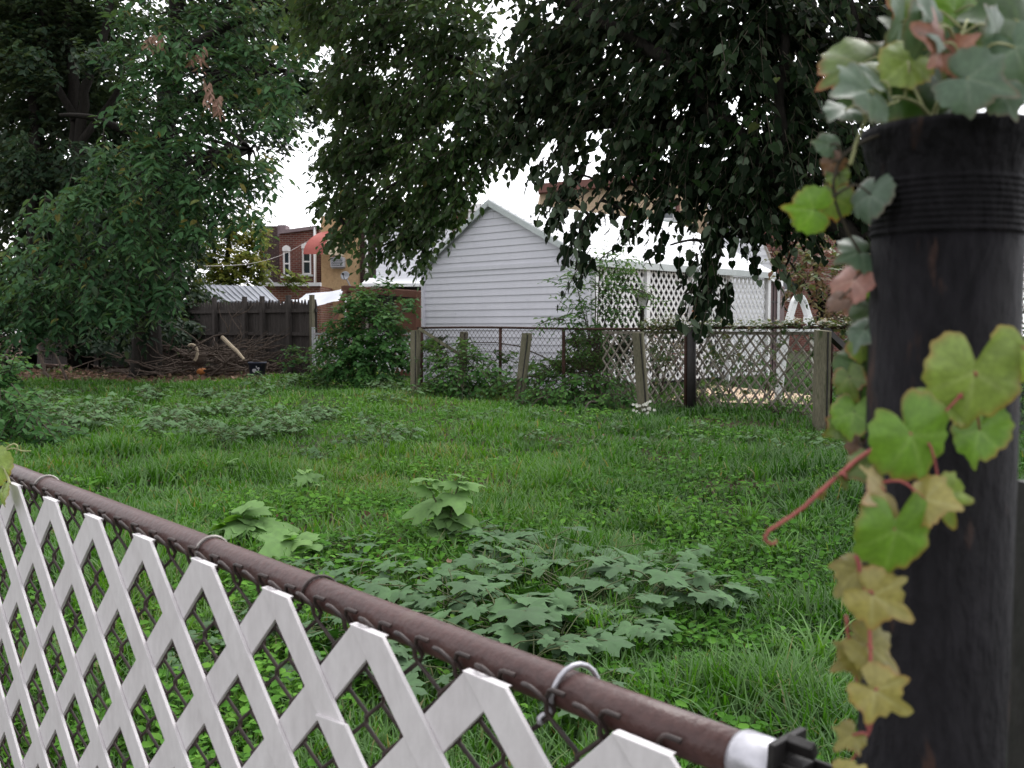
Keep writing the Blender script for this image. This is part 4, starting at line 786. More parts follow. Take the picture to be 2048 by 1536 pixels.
# hostas / orange dried flowers seen over the rail
shrub('dried_plant', 'drying orange brown garden plant behind the lamp post', 'plant', gp(1320, 15.9), [(1305, 652, 15.9, 22, 12, .3), (1335, 650, 15.8, 26, 12, .3), (1300, 690, 15.9, 30, 30, .3), (1345, 700, 15.7, 36, 36, .3)], M['f_red'], 60, 6, .07, T_OV, tb=.4, trange=.8)
shrub('left_bush', 'leafy bush cut by the left edge of the picture beside the lawn', 'bush', gp(-15, 9.6), [(0, 760, 9.4, 50, 44, .4), (30, 820, 9.0, 60, 40, .4), (20, 730, 9.6, 30, 26, .3), (110, 860, 8.7, 50, 24, .3), (-10, 830, 9.2, 60, 44, .5), (40, 850, 8.8, 50, 34, .4), (0, 880, 8.6, 60, 30, .4, {'tb': .25}), (90, 875, 8.6, 36, 18, .3, {'d': .7}), (-50, 760, 9.6, 50, 60, .5), (10, 715, 9.8, 20, 10, .3, {'d': .5}), (-80, 860, 9, 60, 60, .4)], M['f_shrub'], 190, 8, .08, T_OV, tb=.42, length=.32)
# small bright sprouts in the leaf litter
for i, (px, py, s) in enumerate(((140, 735, 1), (120, 748, .8), (300, 722, .9), (420, 738, 1.2), (430, 733, .9), (365, 735, .6), (195, 768, .9), (225, 770, 1), (290, 768, .8), (330, 745, .7))):
    p = G(px, py+6); k = p.y/F_PX
    shrub('sprout', 'small yellow green sprout coming up through the leaf litter', 'sprout', p, [(px, py, p.y, 12*s, 10*s, .15)], M['f_bright'], 120, 5, .075, T_OV, group='sprouts in the leaf litter', length=.2, droop=.1)

# garden plants behind the mesh and dark shrubs at the far right
for lab, px, Yq, bl_, mt in (('leafy garden plant behind the mesh left of the dark fence pole', 1320, 15.6, [(1310, 730, 15.6, 40, 26, .3), (1340, 700, 15.6, 30, 20, .3)], 'f_bush'), ('leafy garden plant behind the mesh between dark pole and ladder', 1450, 15.0, [(1430, 720, 15.2, 40, 24, .3), (1470, 695, 15.2, 36, 20, .3), (1500, 730, 14.8, 30, 18, .3)], 'f_dark'),
                           ('green garden plant behind the mesh at the pool ladder foot', 1530, 14.8, [(1520, 700, 14.9, 30, 24, .3), (1545, 735, 14.6, 26, 16, .3), (1600, 720, 14.4, 30, 24, .3, {'d': .6})], 'f_bush')):
    shrub('garden_plant', lab, 'plant', gp(px, Yq), bl_, M[mt], 62, 6, .08, T_OV, tb=.5)
shrub('right_shrub', 'dark shrub in the shade right of the stout post, half behind the pole', 'shrub', gp(1720, 11.5), [(1700, 760, 11.6, 30, 40, .4), (1740, 700, 11.8, 40, 50, .4), (1730, 800, 11.2, 40, 40, .4), (1690, 830, 11.2, 20, 24, .3, {'tb': .3}), (1780, 780, 11.4, 60, 70, .5)], M['f_dark'], 90, 7, .09, T_OV, tb=.6)
shrub('right_shrub', 'dark shrub showing right of the iron pole at the picture edge', 'shrub', gp(2070, 10.5), [(2060, 700, 10.5, 60, 80, .5), (2080, 560, 10.8, 60, 90, .5), (2060, 830, 10.2, 60, 60, .5), (2040, 430, 11, 50, 80, .5)], M['f_dark'], 70, 7, .10, T_OV, tb=.6)
# ================================================================== LAWN: grass, ground cover, leaf litter (uncountable)
def litter_mask(x, y): return np.clip(np.minimum(.55*y-10.5, -.55*x-2.4), 0, 1)
def frustum_pts(n, y0, y1, pw, margin=.35):
    u = rng.random(n); y = (y0**(1-pw)+u*(y1**(1-pw)-y0**(1-pw)))**(1/(1-pw))
    x = (rng.random(n)*2-1)*(y*.512*1.06+margin); return x, y
def make_grass():
    seg = 3; out_V = []; out_F = []; out_T = []; base = 0
    x, y = frustum_pts(330000, 2.2, 31, .75)
    pat = vnoise(x, y, .55, 1)*.6+vnoise(x, y, .16, 2)*.4; big = vnoise(x, y, 2.3, 3)
    bare = vnoise(x, y, .8, 4)
    dens = np.clip(.25+1.25*pat+.3*(big-.5), 0, 1)*(1-.93*litter_mask(x, y))*np.where(bare < .3, .25, 1)
    dens *= np.where(y > 21.5, np.where((x < -3.2) & (x > -5.2), .9, .25), 1)
    ln = -2+6.3*0+0*x
    back = (x*.73+y*.68) > 11.75        # behind the post line
    dens = dens*np.where((np.abs(x*.73+y*.68-10.9) < .5) & (x > .9), .35, 1)
    dens = dens*np.where(back & (y < 24) & (x > -2.5), .45, 1)
    keep = rng.random(len(x)) < dens; x, y, pat, big = x[keep], y[keep], pat[keep], big[keep]; n = len(x)
    z = gzn(x, y); tall = vnoise(x, y, .45, 5); shade = np.clip((x-.5)/3, 0, 1)*.15  # tree shade on the right side, put into the blade tint
    h = (.045+.10*pat**1.5+.11*np.clip(tall-.55, 0, 1)*2)*(.6+.8*rng.random(n)); h = np.where(y > 9, h*.9, h)
    w = (.0030+.0016*rng.random(n))*(1+y/5.5)*.85
    az = rng.random(n)*2*np.pi; az = az+0; bend = (.25+.9*rng.random(n)**1.5)
    d = np.stack([np.cos(az), np.sin(az), 0*az], -1); s = np.stack([-np.sin(az), np.cos(az), 0*az], -1)
    tw = rng.normal(size=n)*.5; s = unit(s+d*tw[:, None])
    V = np.zeros((n, 8, 3)); P = np.stack([x, y, z-.01], -1)
    for k in range(4):
        t = k/3; hh = h*(t-.28*bend*t*t); rr = h*bend*.85*t**1.8; ww = w*(1-.82*t**1.5)
        c = P+d*rr[:, None]; c[:, 2] += hh
        V[:, 2*k] = c-s*ww[:, None]; V[:, 2*k+1] = c+s*ww[:, None]
    F0 = np.array([(0, 1, 3, 2), (2, 3, 5, 4), (4, 5, 7, 6)]); Fq = (F0[None]+(np.arange(n)*8)[:, None, None]).reshape(-1, 4)
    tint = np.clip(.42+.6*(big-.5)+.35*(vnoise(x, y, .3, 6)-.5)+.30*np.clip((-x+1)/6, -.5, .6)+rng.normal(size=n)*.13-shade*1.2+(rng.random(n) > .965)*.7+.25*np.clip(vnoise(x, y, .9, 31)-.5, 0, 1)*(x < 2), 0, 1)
    return np_mesh('grass', V.reshape(-1, 3), Fq, M['f_grass'], None, np.repeat(tint, 8))
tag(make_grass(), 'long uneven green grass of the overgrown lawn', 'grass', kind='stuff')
def make_cover():
    L = Leafs(); x, y = frustum_pts(120000, 2.2, 24, .7); pa = vnoise(x, y, .7, 11)*.6+vnoise(x, y, .22, 12)*.4
    nearw = np.exp(-((y-4.2)/1.6)**2)*.25; k = (rng.random(len(x)) < np.clip((pa-.44+nearw)*4.0, 0, 1))*((x*.73+y*.68) < 12.4)*(litter_mask(x, y) < .3); k = k.astype(bool); x, y, pa = x[k], y[k], pa[k]; n = len(x)
    z = gzn(x, y)+.015+.075*rng.random(n)*(.4+pa)
    A = np.stack([rng.normal(size=n), rng.normal(size=n), rng.normal(size=n)*.25-.1], -1); Nn = np.stack([rng.normal(size=n)*.3, rng.normal(size=n)*.3, np.ones(n)], -1)
    S = (.018+.026*rng.random(n))*(1+y/26)
    L.add(np.stack([x, y, z], -1), A, Nn, S, T_OV, np.clip(.55+.6*(vnoise(x, y, 1.1, 13)-.5)+rng.normal(size=n)*.15-.2*np.clip((x-.5)/3, 0, 1), 0, 1))  # tint also lowered to the right for the tree shade
    return L.build('ground_cover', M['f_clover'])
tag(make_cover(), 'low small-leaved ground cover among the grass', 'ground cover', kind='stuff')
def make_litter():
    L = Leafs(); n = 5200; y = 19.5+rng.random(n)*7; x = -3.6-rng.random(n)*10.5
    k = litter_mask(x, y) > rng.random(n)*.7; x, y = x[k], y[k]
    x2, y2 = frustum_pts(2600, 2.6, 15, .5); kk = vnoise(x2, y2, .8, 4) < .34; x = np.concatenate([x, x2[kk]]); y = np.concatenate([y, y2[kk]]); n = len(x)
    A = np.stack([rng.normal(size=n), rng.normal(size=n), rng.normal(size=n)*.3], -1); Nn = np.stack([rng.normal(size=n)*.6, rng.normal(size=n)*.6, np.ones(n)], -1)
    L.add(np.stack([x, y, gzn(x, y)+.02+.03*rng.random(n)], -1), A, Nn, np.where(y > 15, .10, .035)*(.5+rng.random(n)), T_OV, np.clip(rng.random(n)**1.4, 0, 1)); return L.build('leaf_litter', M['f_dry'])
tag(make_litter(), 'brown fallen leaves scattered on bare soil', 'leaf litter', kind='stuff')
# ================================================================== individual weeds
def weed(name, label, cat, base, h, spread, nleaf, leaf, tmpl, mat, stemmat, group=None, rise=.5, whorl=False):
    """plant with petioled, mostly upward facing leaves on a branching stem"""
    t = thing(name, label, cat, group, base); L = Leafs(); wd = MB(); P, A, Nn, S, T = [], [], [], [], []
    heads = [Vector((random.gauss(0, spread*.35), random.gauss(0, spread*.35), h*random.uniform(.75, 1))) for _ in range(max(1, nleaf//9))] if not whorl else [Vector(q) for q in whorl]
    for hd in heads:
        mid = Vector((hd.x*.35, hd.y*.35, hd.z*.55)); st = limb(wd, [Vector((0, 0, -.04)), mid, hd], .008*(h/.35)**.5, .003, 5, 4, .2); m = nleaf//len(heads)
        for k in range(m):
            f = rise+(1-rise)*(k/m)**.8; a = k*2.4+random.uniform(-.4, .4); p = st[min(len(st)-1, int(f*(len(st)-1)))]
            rr = spread*(.35+.8*random.random())*(1.1-.6*k/m) if not whorl else leaf*.12*(1.2-k/m)
            e = p+Vector((math.cos(a)*rr, math.sin(a)*rr, random.uniform(-.02, .05)+(.25*rr if not whorl else 0)))
            if rr > .02: wd.tube([p, (p+e)/2+Vector((0, 0, rr*.12)), e], .0022, 4, cap=False)
            P.append(e); A.append((math.cos(a), math.sin(a), random.uniform(-.35, .05) if not whorl else random.uniform(-.35, .05)+.7*(k/m)**2)); Nn.append((random.gauss(0, .34), random.gauss(0, .34)-.12, 1)); S.append(leaf*random.choice((.45, .6, .8, .95, 1.1, 1.25))*random.uniform(.9, 1.1)*(1 if not whorl else 1.1-.6*(k/m))); T.append(min(1, max(0, random.gauss(.5, .18)+(.35*(k/m)-.15 if whorl else 0))))
    L.add(np.array(P, float), np.array(A, float), np.array(Nn, float), np.array(S), tmpl, np.array(T)); L.build('leaves', mat, t); wd.build('stem', stemmat, t); return t
def place(proto, p, rz, s, first, label=None):
    o = proto if first else copy_tree(proto); o.location = p; o.rotation_euler.z = rz; o.scale = (s, s, s*random.uniform(.85, 1.1))
    if label: o['label'] = label
    return o
# lobed dark weeds: the large patch in the foreground
LW = 'lobed weed with broad maple-like grey green leaves in the foreground patch'
protos = [weed('lobed_weed', LW, 'weed', (0, 0, 0), .135, .25, n, .084, T_MAL, M['f_mallow'], M['stemg'], 'lobed weeds in the foreground patch', .35) for n in (17, 21, 14)]
spots = [(1090, 1120, 1.2), (1180, 1130, 1.0), (1020, 1150, 1.0), (1250, 1170, 1.0), (1120, 1190, 1.15), (940, 1170, 1.0), (1330, 1190, 1.0), (1200, 1230, 1.1), (1040, 1240, 1.15), (880, 1230, 1.1), (1400, 1200, .8), (790, 1210, .9), (960, 1290, 1.15), (1110, 1300, 1.0), (850, 1300, 1.0), (730, 1180, .7), (1030, 1350, .95), (1280, 1260, .8), (930, 1380, .9), (690, 1290, .8), (560, 1260, .7), (1150, 1400, .8), (760, 1360, .8), (620, 1360, .8), (640, 1160, .7), (700, 1110, .7), (1300, 1110, .8), (1450, 1180, .7), (1000, 1080, .8), (820, 1150, .8), (480, 1290, .7), (380, 1330, .7)]
for i, (px, py, s) in enumerate(spots): place(protos[i % 3], G(px, py+30), random.uniform(0, 6.28), s*random.uniform(.9, 1.1), i < 3)
# one with insect holes look stays in the patch; bright upright weeds are each told apart
def bright(label, px, py, top, heads, leaf, n):
    b = G(px, py); k = b.y/F_PX; hs = [((hx-px)*k, random.uniform(-.04, .04), W(hx, hy, b.y).z-b.z) for hx, hy in heads]
    return weed('bright_weed', label, 'weed', b, hs[0][2], .1, (n-4)*len(hs), leaf, T_BRI, M['f_bright'], M['stemg'], 'bright upright weeds', .62, hs)
bright('tall bright green weed with two leafy heads at the centre of the lawn', 893, 1110, 950, [(850, 962), (925, 952), (905, 1010), (870, 1050)], .155, 12)
bright('bright weed with a single pointed head left of the tall two-headed one', 612, 1005, 945, [(612, 948), (620, 980)], .14, 11)
bright('small bright weed furthest left in the lawn behind the brown rail', 462, 955, 930, [(462, 932)], .14, 10)
bright('broad bright weed right behind the brown rail with drooping toothed leaves', 488, 1120, 1020, [(485, 1025), (510, 1055), (450, 1065)], .20, 11)
bright('lower bright weed just right of the broad one by the rail', 590, 1150, 1080, [(585, 1085), (620, 1100)], .17, 12)
bright('pale seedling weed in the grass close to the stout post', 1460, 930, 905, [(1460, 912)], .11, 9)
bright('pale weed low in the grass at the right of the lawn', 1240, 955, 940, [(1240, 942)], .09, 8)
# low blue-green weeds spread over the back of the lawn
low = [weed('low_weed', 'low leafy green weed growing in the back half of the lawn', 'weed', (0, 0, 0), .17, .20, n, .058, T_BRI, M['f_low'], M['stemg'], 'low weeds over the back of the lawn', .3) for n in (24, 32)]
k = 0; tries = 0
while k < 150 and tries < 4000:
    tries += 1; px, py = random.uniform(20, 830), random.uniform(768, 905); w_ = vnoise([px/60.], [py/16.], 1, 21)[0]
    if w_ < .42+.25*max(0, (py-840)/70) or (py < 796 and px < 500): continue
    place(low[k % 2], G(px, py), random.uniform(0, 6.28), random.uniform(.6, 1.15)*(1.15 if px < 350 else 1), k < 2); k += 1
for i, (px, py) in enumerate(((600, 915), (640, 925), (700, 900), (1000, 905), (1060, 890), (1120, 900), (1200, 905), (1300, 900), (1340, 880), (1420, 905), (1500, 885), (1560, 900), (1620, 880), (1240, 870), (1150, 870), (1400, 870), (980, 860), (900, 845), (1080, 850), (1660, 910), (1690, 890), (1600, 940), (1530, 930), (1000, 845), (940, 860))):
    place(low[i % 2], G(px, py), random.uniform(0, 6.28), random.uniform(.45, .8), False, 'low spreading weed in the shaded grass before the timber posts')['group'] = 'low weeds before the timber posts'
# grass tufts that stand out
tp = []
for v_ in range(2):
    t = thing('grass_tuft', 'tuft of long arching grass blades standing above the lawn', 'grass tuft', 'long grass tufts'); mb = MB(); V = []; Fq = []; T = []
    for i in range(46):
        a = random.uniform(0, 6.28); h = random.uniform(.14, .30); r = random.uniform(.05, .22); w = random.uniform(.0035, .006); b0 = Vector((random.gauss(0, .035), random.gauss(0, .035), -.02)); d = Vector((math.cos(a), math.sin(a), 0)); s = Vector((-d.y, d.x, 0)); nb = len(V)
        for q in range(6):
            f = q/5; c = b0+d*(r*f**1.7)+Vector((0, 0, h*(f-.35*f**3))); ww = w*(1-.9*f**2); V += [c-s*ww, c+s*ww]; T += [min(1, max(0, random.gauss(.62, .1)+.1*f))]*2
        Fq += [(nb+2*q, nb+2*q+1, nb+2*q+3, nb+2*q+2) for q in range(5)]
    np_mesh('blades', np.array(V), np.array(Fq), M['f_grass'], t, np.array(T)); tp.append(t)
for i, (px, py, s) in enumerate(((1180, 1290, 1.1), (1230, 1300, 1), (1150, 1270, .9), (1380, 1080, .9), (1320, 1060, .9), (1500, 1060, 1), (1600, 1080, 1), (1560, 1120, 1), (1440, 1110, .8), (1620, 1220, 1), (1640, 1330, 1), (1560, 1310, .8), (270, 880, 1.1), (330, 890, 1), (210, 870, .9), (700, 960, .8), (780, 1000, .8), (1050, 980, .8), (1130, 1010, .8), (1000, 1010, .8), (650, 900, .8), (420, 905, .8), (1650, 1440, .9), (340, 1010, .8), (1260, 1030, .8), (860, 880, .8))):
    place(tp[i % 2], G(px, py), random.uniform(0, 6.28), s*random.uniform(.8, 1.1), i < 2)
# white flower cluster
b = G(1287, 834); t = thing('white_flowers', 'cluster of small white flowers at the foot of a timber post', 'flowers', loc=b); wd = MB(); L = Leafs(); Q = []
for i in range(26):
    e = Vector((random.gauss(0, .07), random.gauss(-.08, .04), random.uniform(.03, .22))); wd.tube([Vector((0, 0, 0)), e*.6+Vector((0, 0, .02)), e], .003, 4, cap=False); Q.append(e)
for e in Q:
    for k in range(7):
        a = k*.9; L.add(np.array([e[:]]), np.array([(math.cos(a), math.sin(a)*.5-.3, math.sin(a)*.8)]), np.array([(0, -1., .6)]), np.array([.022]), T_OV, np.array([random.random()]))
L.build('petals', M['petal'], t); wd.build('stem', M['stemg'], t)
# ================================================================== brush pile and things lying in it
def branch(mb, a, b, r, n=6, amp=.08, kids=3, lv=0):
    pts = wob(a, b, n, amp); mb.tube(pts, [r*(1-.75*i/n) for i in range(n+1)], 5); 
    if lv < 2:
        for _ in range(kids):
            i = random.randint(1, n-1); p = pts[i]; L_ = (Vector(b)-Vector(a)).length*random.uniform(.25, .5); d = ((Vector(b)-Vector(a)).normalized()+Vector((random.gauss(0, .7), random.gauss(0, .5), random.gauss(.1, .5)))).normalized(); branch(mb, p, p+d*L_, r*.5, 4, amp, kids-1, lv+1)
base = gp(400, 23); t = thing('brush_pile', 'long heap of cut dead branches and dry leaves before the stockade fence', 'brush pile', loc=base); mb = MB()
for i in range(170):
    px = random.gauss(400, 70); Yq = random.uniform(21.8, 24); p = gp(px, Yq); hmax = .55*math.exp(-((px-410)/90)**2)+.12; p.z += random.uniform(0, hmax); a = random.gauss(0, .5)+(math.pi if random.random() < .5 else 0); L_ = random.uniform(.4, 1.5)
    d = Vector((math.cos(a), math.sin(a)*.6, random.gauss(.12, .28))); q = p+d*L_; q.z = max(q.z, gz(q.x, q.y)+.02); p.z = max(p.z, gz(p.x, p.y)+.02); branch(mb, p-base, q-base, random.uniform(.012, .035), 5, .05, 2, 1)
mb.build('branches', M['barkb'], t); L = Leafs()
for px, py, rx, ry in ((400, 725, 50, 20), (340, 735, 60, 14), (460, 735, 40, 16), (380, 700, 40, 12), (300, 745, 60, 8)):
    c, r = blob(px, py, 22.4, rx, ry, .5); sprays(L, None, c, r, 50, base, 5, .11, T_OV, length=.4, trange=1, tb=.45, hang=.5)
L.build('dry_leaves', M['f_dry'], t)
def dead_branch(label, pts, r, kids=4):
    b = Vector(pts[0]); t = thing('dead_branch', label, 'branch', loc=b); mb = MB(); P = limb(mb, [Vector(p)-b for p in pts], r, r*.3, 6, 5, .4)
    for _ in range(kids):
        p = random.choice(P[3:]); d = Vector((random.gauss(0, .7), random.gauss(0, .4), random.gauss(.25, .5))).normalized(); branch(mb, p, p+d*random.uniform(.5, 1.1), r*.45, 5, .08, 2, 1)
    mb.build('wood', M['barkb'], t); return t
dead_branch('bare fallen branch sweeping up at the far left in the shade', [gp(105, 20.3), W(75, 705, 20.5), W(55, 655, 20.8), W(20, 625, 21)], .045, 5)
dead_branch('grey fallen branch lying low across the far left shade', [gp(-20, 20), W(30, 680, 20.4), W(70, 690, 20.8), W(120, 672, 21.2)], .04, 6)
dead_branch('thin bare branch arching over the left shade towards the litter', [gp(135, 20.6), W(100, 690, 20.8), W(60, 660, 21), W(45, 610, 21.2)], .03, 5)
dead_branch('bent bare sapling stem standing before the stockade fence', [gp(470, 22.6), W(478, 690, 22.7), W(482, 665, 22.8), W(466, 640, 22.9), W(455, 618, 23)], .018, 3)
a, b = W(444, 674, 22), W(488, 719, 21.6); t = thing('split_log', 'pale split log leaning on the brush pile', 'log', loc=b); mb = MB(); P = [Vector((0, 0, 0)), (a-b)*.35+Vector((.01, 0, .01)), (a-b)*.7, a-b]; mb.tube(P, [.030, .040, .046, .044], 7, smooth=False); mb.build('wood', M['logw'], t)
hk = [(389, 722), (394, 712), (394, 700), (389, 691), (381, 689), (377, 692)]; b = W(*hk[0], 21.9); t = thing('curved_stick', 'pale hooked stick curling out of the brush pile', 'stick', loc=b); mb = MB(); limb(mb, [W(x, y, 21.9)-b for x, y in hk], .036, .026, 8, 3, .05); mb.build('wood', M['logw'], t)
b = gp(396, 22.2, .25); t = thing('cut_stump', 'sawn round of pale wood in the brush pile beside the hooked stick', 'log', loc=W(400, 716, 22.2)); MB().lathe([(.001, -.12), (.14, -.12), (.155, 0), (.14, .12), (.001, .12)], n=12, M=Matrix.Rotation(1.2, 3, 'X')@Matrix.Rotation(.4, 3, 'Y')).build('wood', M['barkb'], t)
# orange broken gourd-like thing and dark blue tub with white print
b = G(405, 752); t = thing('orange_pumpkin', 'small orange squash lying at the front of the brush pile', 'squash', loc=b+Vector((0, 0, .09))); mb = MB(); vs = []; n = 20
for i in range(11):
    f = math.pi*i/10
    for k in range(n): a = 2*math.pi*k/n; r = .13*math.sin(f)*(1+.10*abs(math.cos(a*4))); vs.append((r*math.cos(a), r*math.sin(a), .09*math.cos(f)))
mb.add(vs, [(i*n+k, (i+1)*n+k, (i+1)*n+(k+1) % n, i*n+(k+1) % n) for i in range(10) for k in range(n)], True); mb.build('skin', M['orange'], t); MB().tube([(0, 0, .08), (.01, 0, .12), (.03, 0, .14)], [.015, .012, .012], 6).build('stalk', M['logw'], t)
b = G(515, 757); t = thing('plastic_tub', 'dark blue plastic tub with white print beside the brush pile', 'tub', loc=b); k = b.y/F_PX
MB().lathe([(.001, 0), (.155, 0), (.185, .30), (.20, .30), (.20, .34), (.18, .34), (.165, .03), (.001, .03)], n=24, cap=False).build('body', M['bin'], t)
mb = MB()
for i in range(15):
    a = -math.pi/2+random.uniform(-.55, .55); z = random.uniform(.08, .24); r = .157+.030*z/.30+.004; p = Vector((r*math.cos(a), r*math.sin(a), z)); mb.box(p, (random.uniform(.015, .05), .006, random.uniform(.015, .05)), a+math.pi/2)
mb.build('print', M['mark'], t)
mb = MB(); 
for i in range(6): mb.box((random.uniform(-.1, .1), random.uniform(-.1, .1), .33+random.uniform(0, .05)), (.14, .1, .03), random.uniform(0, 3))
mb.build('contents', M['barkb'], t)
# ================================================================== NEAR FENCE: white lattice, brown rail, chain link
def DZ(px): return 1/(.532+.000581*px)
def near(px, py, off=0.0): return None
A0 = CAM+ray(20, 958+.4144*20)*DZ(20); A8 = CAM+ray(1255, 957.9+.4144*1255)*DZ(1255)
U3 = (A8-A0); Uh = Vector((U3.x, U3.y, 0)).normalized(); NR = Vector((-Uh.y, Uh.x, 0))
if NR.dot(A0-CAM) < 0: NR = -NR         # NR points away from the camera
def on_plane(px, py, off):
    d = ray(px, py); return CAM+d*((A0+NR*off-CAM).dot(NR)/d.dot(NR))
a = on_plane(107, 978, .046); b = on_plane(1236, 1418, .046); RU = (b-a).normalized()
r0 = a-RU*1.4; end = on_plane(1478, 1510, .046)
tf = thing('near_fence', 'low chain link fence with thick brown pipe top rail crossing the foreground', 'fence', loc=(a.x, a.y, 0)); off = Vector(tf.location)
rr = .0182; sh = lambda p: Vector(p)-off
MB().tube([sh(r0), sh(a), sh(b), sh(end+RU*.02)], rr, 24).build('top_rail', M['rail'], tf)
# galvanised rail end cup and dark band that meets the pole
mb = MB(); e0 = end; mb.tube([sh(e0-RU*.001), sh(e0+RU*.002), sh(e0+RU*.004), sh(e0+RU*.034), sh(e0+RU*.037)], [rr+.0005, rr+.002, rr+.003, rr+.003, rr+.001], 24); mb.build('rail_end_cup', M['galv'], tf)
e1 = e0+RU*.041
mb = MB(); Rb = Matrix((RU, NR, RU.cross(NR))).transposed(); mb.box(sh(e1+Vector((0, 0, .006))), (.006, .046, .046), M=Rb); mb.box(sh(e1+RU*.010+Vector((0, 0, .004))), (.016, .018, .020), M=Rb); mb.box(sh(e1+RU*.012+Vector((0, 0, .024))), (.022, .008, .012), M=Rb@Matrix.Rotation(.5, 3, 'X')); mb.box(sh(e1+RU*.05+NR*.012), (.10, .004, .026), M=Rb); mb.box(sh(e1+RU*.05-NR*.012), (.10, .004, .026), M=Rb); mb.build('rail_bracket', M['dark'], tf, .0012)
mb = MB(); mb.tube([sh(e1+RU*.022-NR*.024), sh(e1+RU*.022+NR*.024)], .004, 6); mb.tube([sh(e1+RU*.022-NR*.024), sh(e1+RU*.022-NR*.019)], .009, 6); mb.build('bolt', M['rust'], tf)
# woven mesh
top0 = r0-NR*(rr+.003)-Vector((0, 0, .016)); Lm = (end-r0).length-.03
mb = MB(); chainlink(mb, sh(top0), RU, Vector((0, 0, -1)), NR, Lm,   .78, .031, .031, .0024, 6, hooks=True, dep=.9); mb.build('wire_mesh', M['wire'], tf)
def tie(px, py, mat, rw=.0019, tail=0):
    c_ = on_plane(px, py, .046); s = (c_-a).dot(RU); c_ = a+RU*s; pts = []
    for k in range(15):
        an = -2.3+4.4*k/14; q = c_+RU*(.004*(k/14-.5)*6)+(NR*math.sin(an)+Vector((0, 0, 1))*math.cos(an))*(rr+rw+.0006+(tail*max(0, math.cos(an-.5))))
        pts.append(sh(q))
    for k in range(8): an = k*1.1; pts.insert(0, sh(c_-NR*(rr+.003+.004*math.cos(an))-Vector((0, 0, .012+.004*k*.6))+RU*(-.01-.006*k*.3+.003*math.sin(an))))
    MB().tube(pts, rw, 6).build('tie_wire', M[mat], tf)
tie(95, 965, 'tie'); tie(425, 1092, 'tie'); tie(1150, 1345, 'galv', .0026, .004); tie(640, 1195, 'wire'); tie(-40, 915, 'tie')
# white lattice, house-shaped top ends
sp = U3.length/8; hx = .0590*sp/.187; ris = 1.0; UL = U3.normalized(); VZ = Vector((0, 0, 1)); lo = -.72
tl = thing('white_lattice', 'white plastic diagonal lattice panel leaning along the near chain link fence', 'lattice', loc=(A0.x, A0.y, 0)); off2 = Vector(tl.location)
fr = MB(); bk = MB()
def P2(u, v, w): return A0+UL*u+VZ*v+NR*w-off2
for n in range(-10, 12):
    u0 = n*sp+.012
    for sg, m_, w0 in ((-1, fr, 0), (1, bk, .0051)):   # fr: falls to the right, bk: falls to the left
        pieces = [(0, lo, 0, 0)]
        if n == 5 and sg == -1: pieces = [(0, -.118, 0, 0), (-.117, lo, .0035, -.004)]
        for v0, v1, du, dw in pieces:
            s0 = -sg*(-v0)/ris; s1 = -sg*(-v1)/ris; jag = 0 if len(pieces) == 1 else .006
            q = [P2(u0-hx/2+s0+du, v0, w0+dw), P2(u0+hx/2+s0+du, v0+(jag if v0 < 0 else 0), w0+dw), P2(u0+hx/2+s1+du, v1-(jag if v1 > lo else 0), w0+dw), P2(u0-hx/2+s1+du, v1, w0+dw)]
            if n >= 10 and v0 == 0: pass
            m_.prism(q[::-1], NR*.0050)
fr.build('front_slats', M['lattice'], tl, .0007); bk.build('back_slats', M['lattice'], tl, .0007)
# ================================================================== iron pole with flared collar, and gate stile beside it
PZ = .615; ptop = CAM+ray(1898, 300)*PZ; pbot = CAM+ray(1862, 1450)*(PZ*1.03); axis = (pbot-ptop).normalized(); k = PZ/F_PX; R0 = 143*k
foot = ptop+axis*((ptop.z+.25)/-axis.z)
t = thing('iron_pole', 'thick black rusting iron pipe post with flared collar at the right', 'pole', loc=(foot.x, foot.y, foot.z)); Rq = (-axis).to_track_quat('Z', 'Y').to_matrix(); Lp = (ptop-foot).length
prof = [(R0, 0), (R0, Lp-.053)]
MB().lathe(prof, n=64, M=Rq).build('pipe', M['iron'], t)
pr = [(R0-.0005, Lp-.0545), (R0+.0010, Lp-.053)]
for i in range(9): z = Lp-.052+i*.0037; pr += [(R0+.0015, z), (R0+.0015, z+.0011), (R0+.0006, z+.0019), (R0+.0006, z+.0029)]
pr += [(R0+.0012, Lp-.017), (R0+.0018, Lp-.011), (R0+.0045, Lp-.005), (R0+.0065, Lp+.004), (R0+.0080, Lp+.008), (R0+.0074, Lp+.012), (R0+.002, Lp+.0125), (R0-.004, Lp+.008), (R0-.006, Lp-.03)]
MB().lathe(pr, n=64, M=Rq, cap=False).build('threaded_collar', M['iron'], t)
gs = CAM+ray(2044, 1450)*.72; t = thing('gate_stile', 'black upright of a gate just right of the iron pole', 'gate', loc=(gs.x, gs.y, 0)); MB().box((.010, 0, .46), (.026, .026, 1.06)).build('upright', M['dark'], t); MB().box((.11, 0, .90), (.17, .02, .02)).build('rail', M['dark'], t)
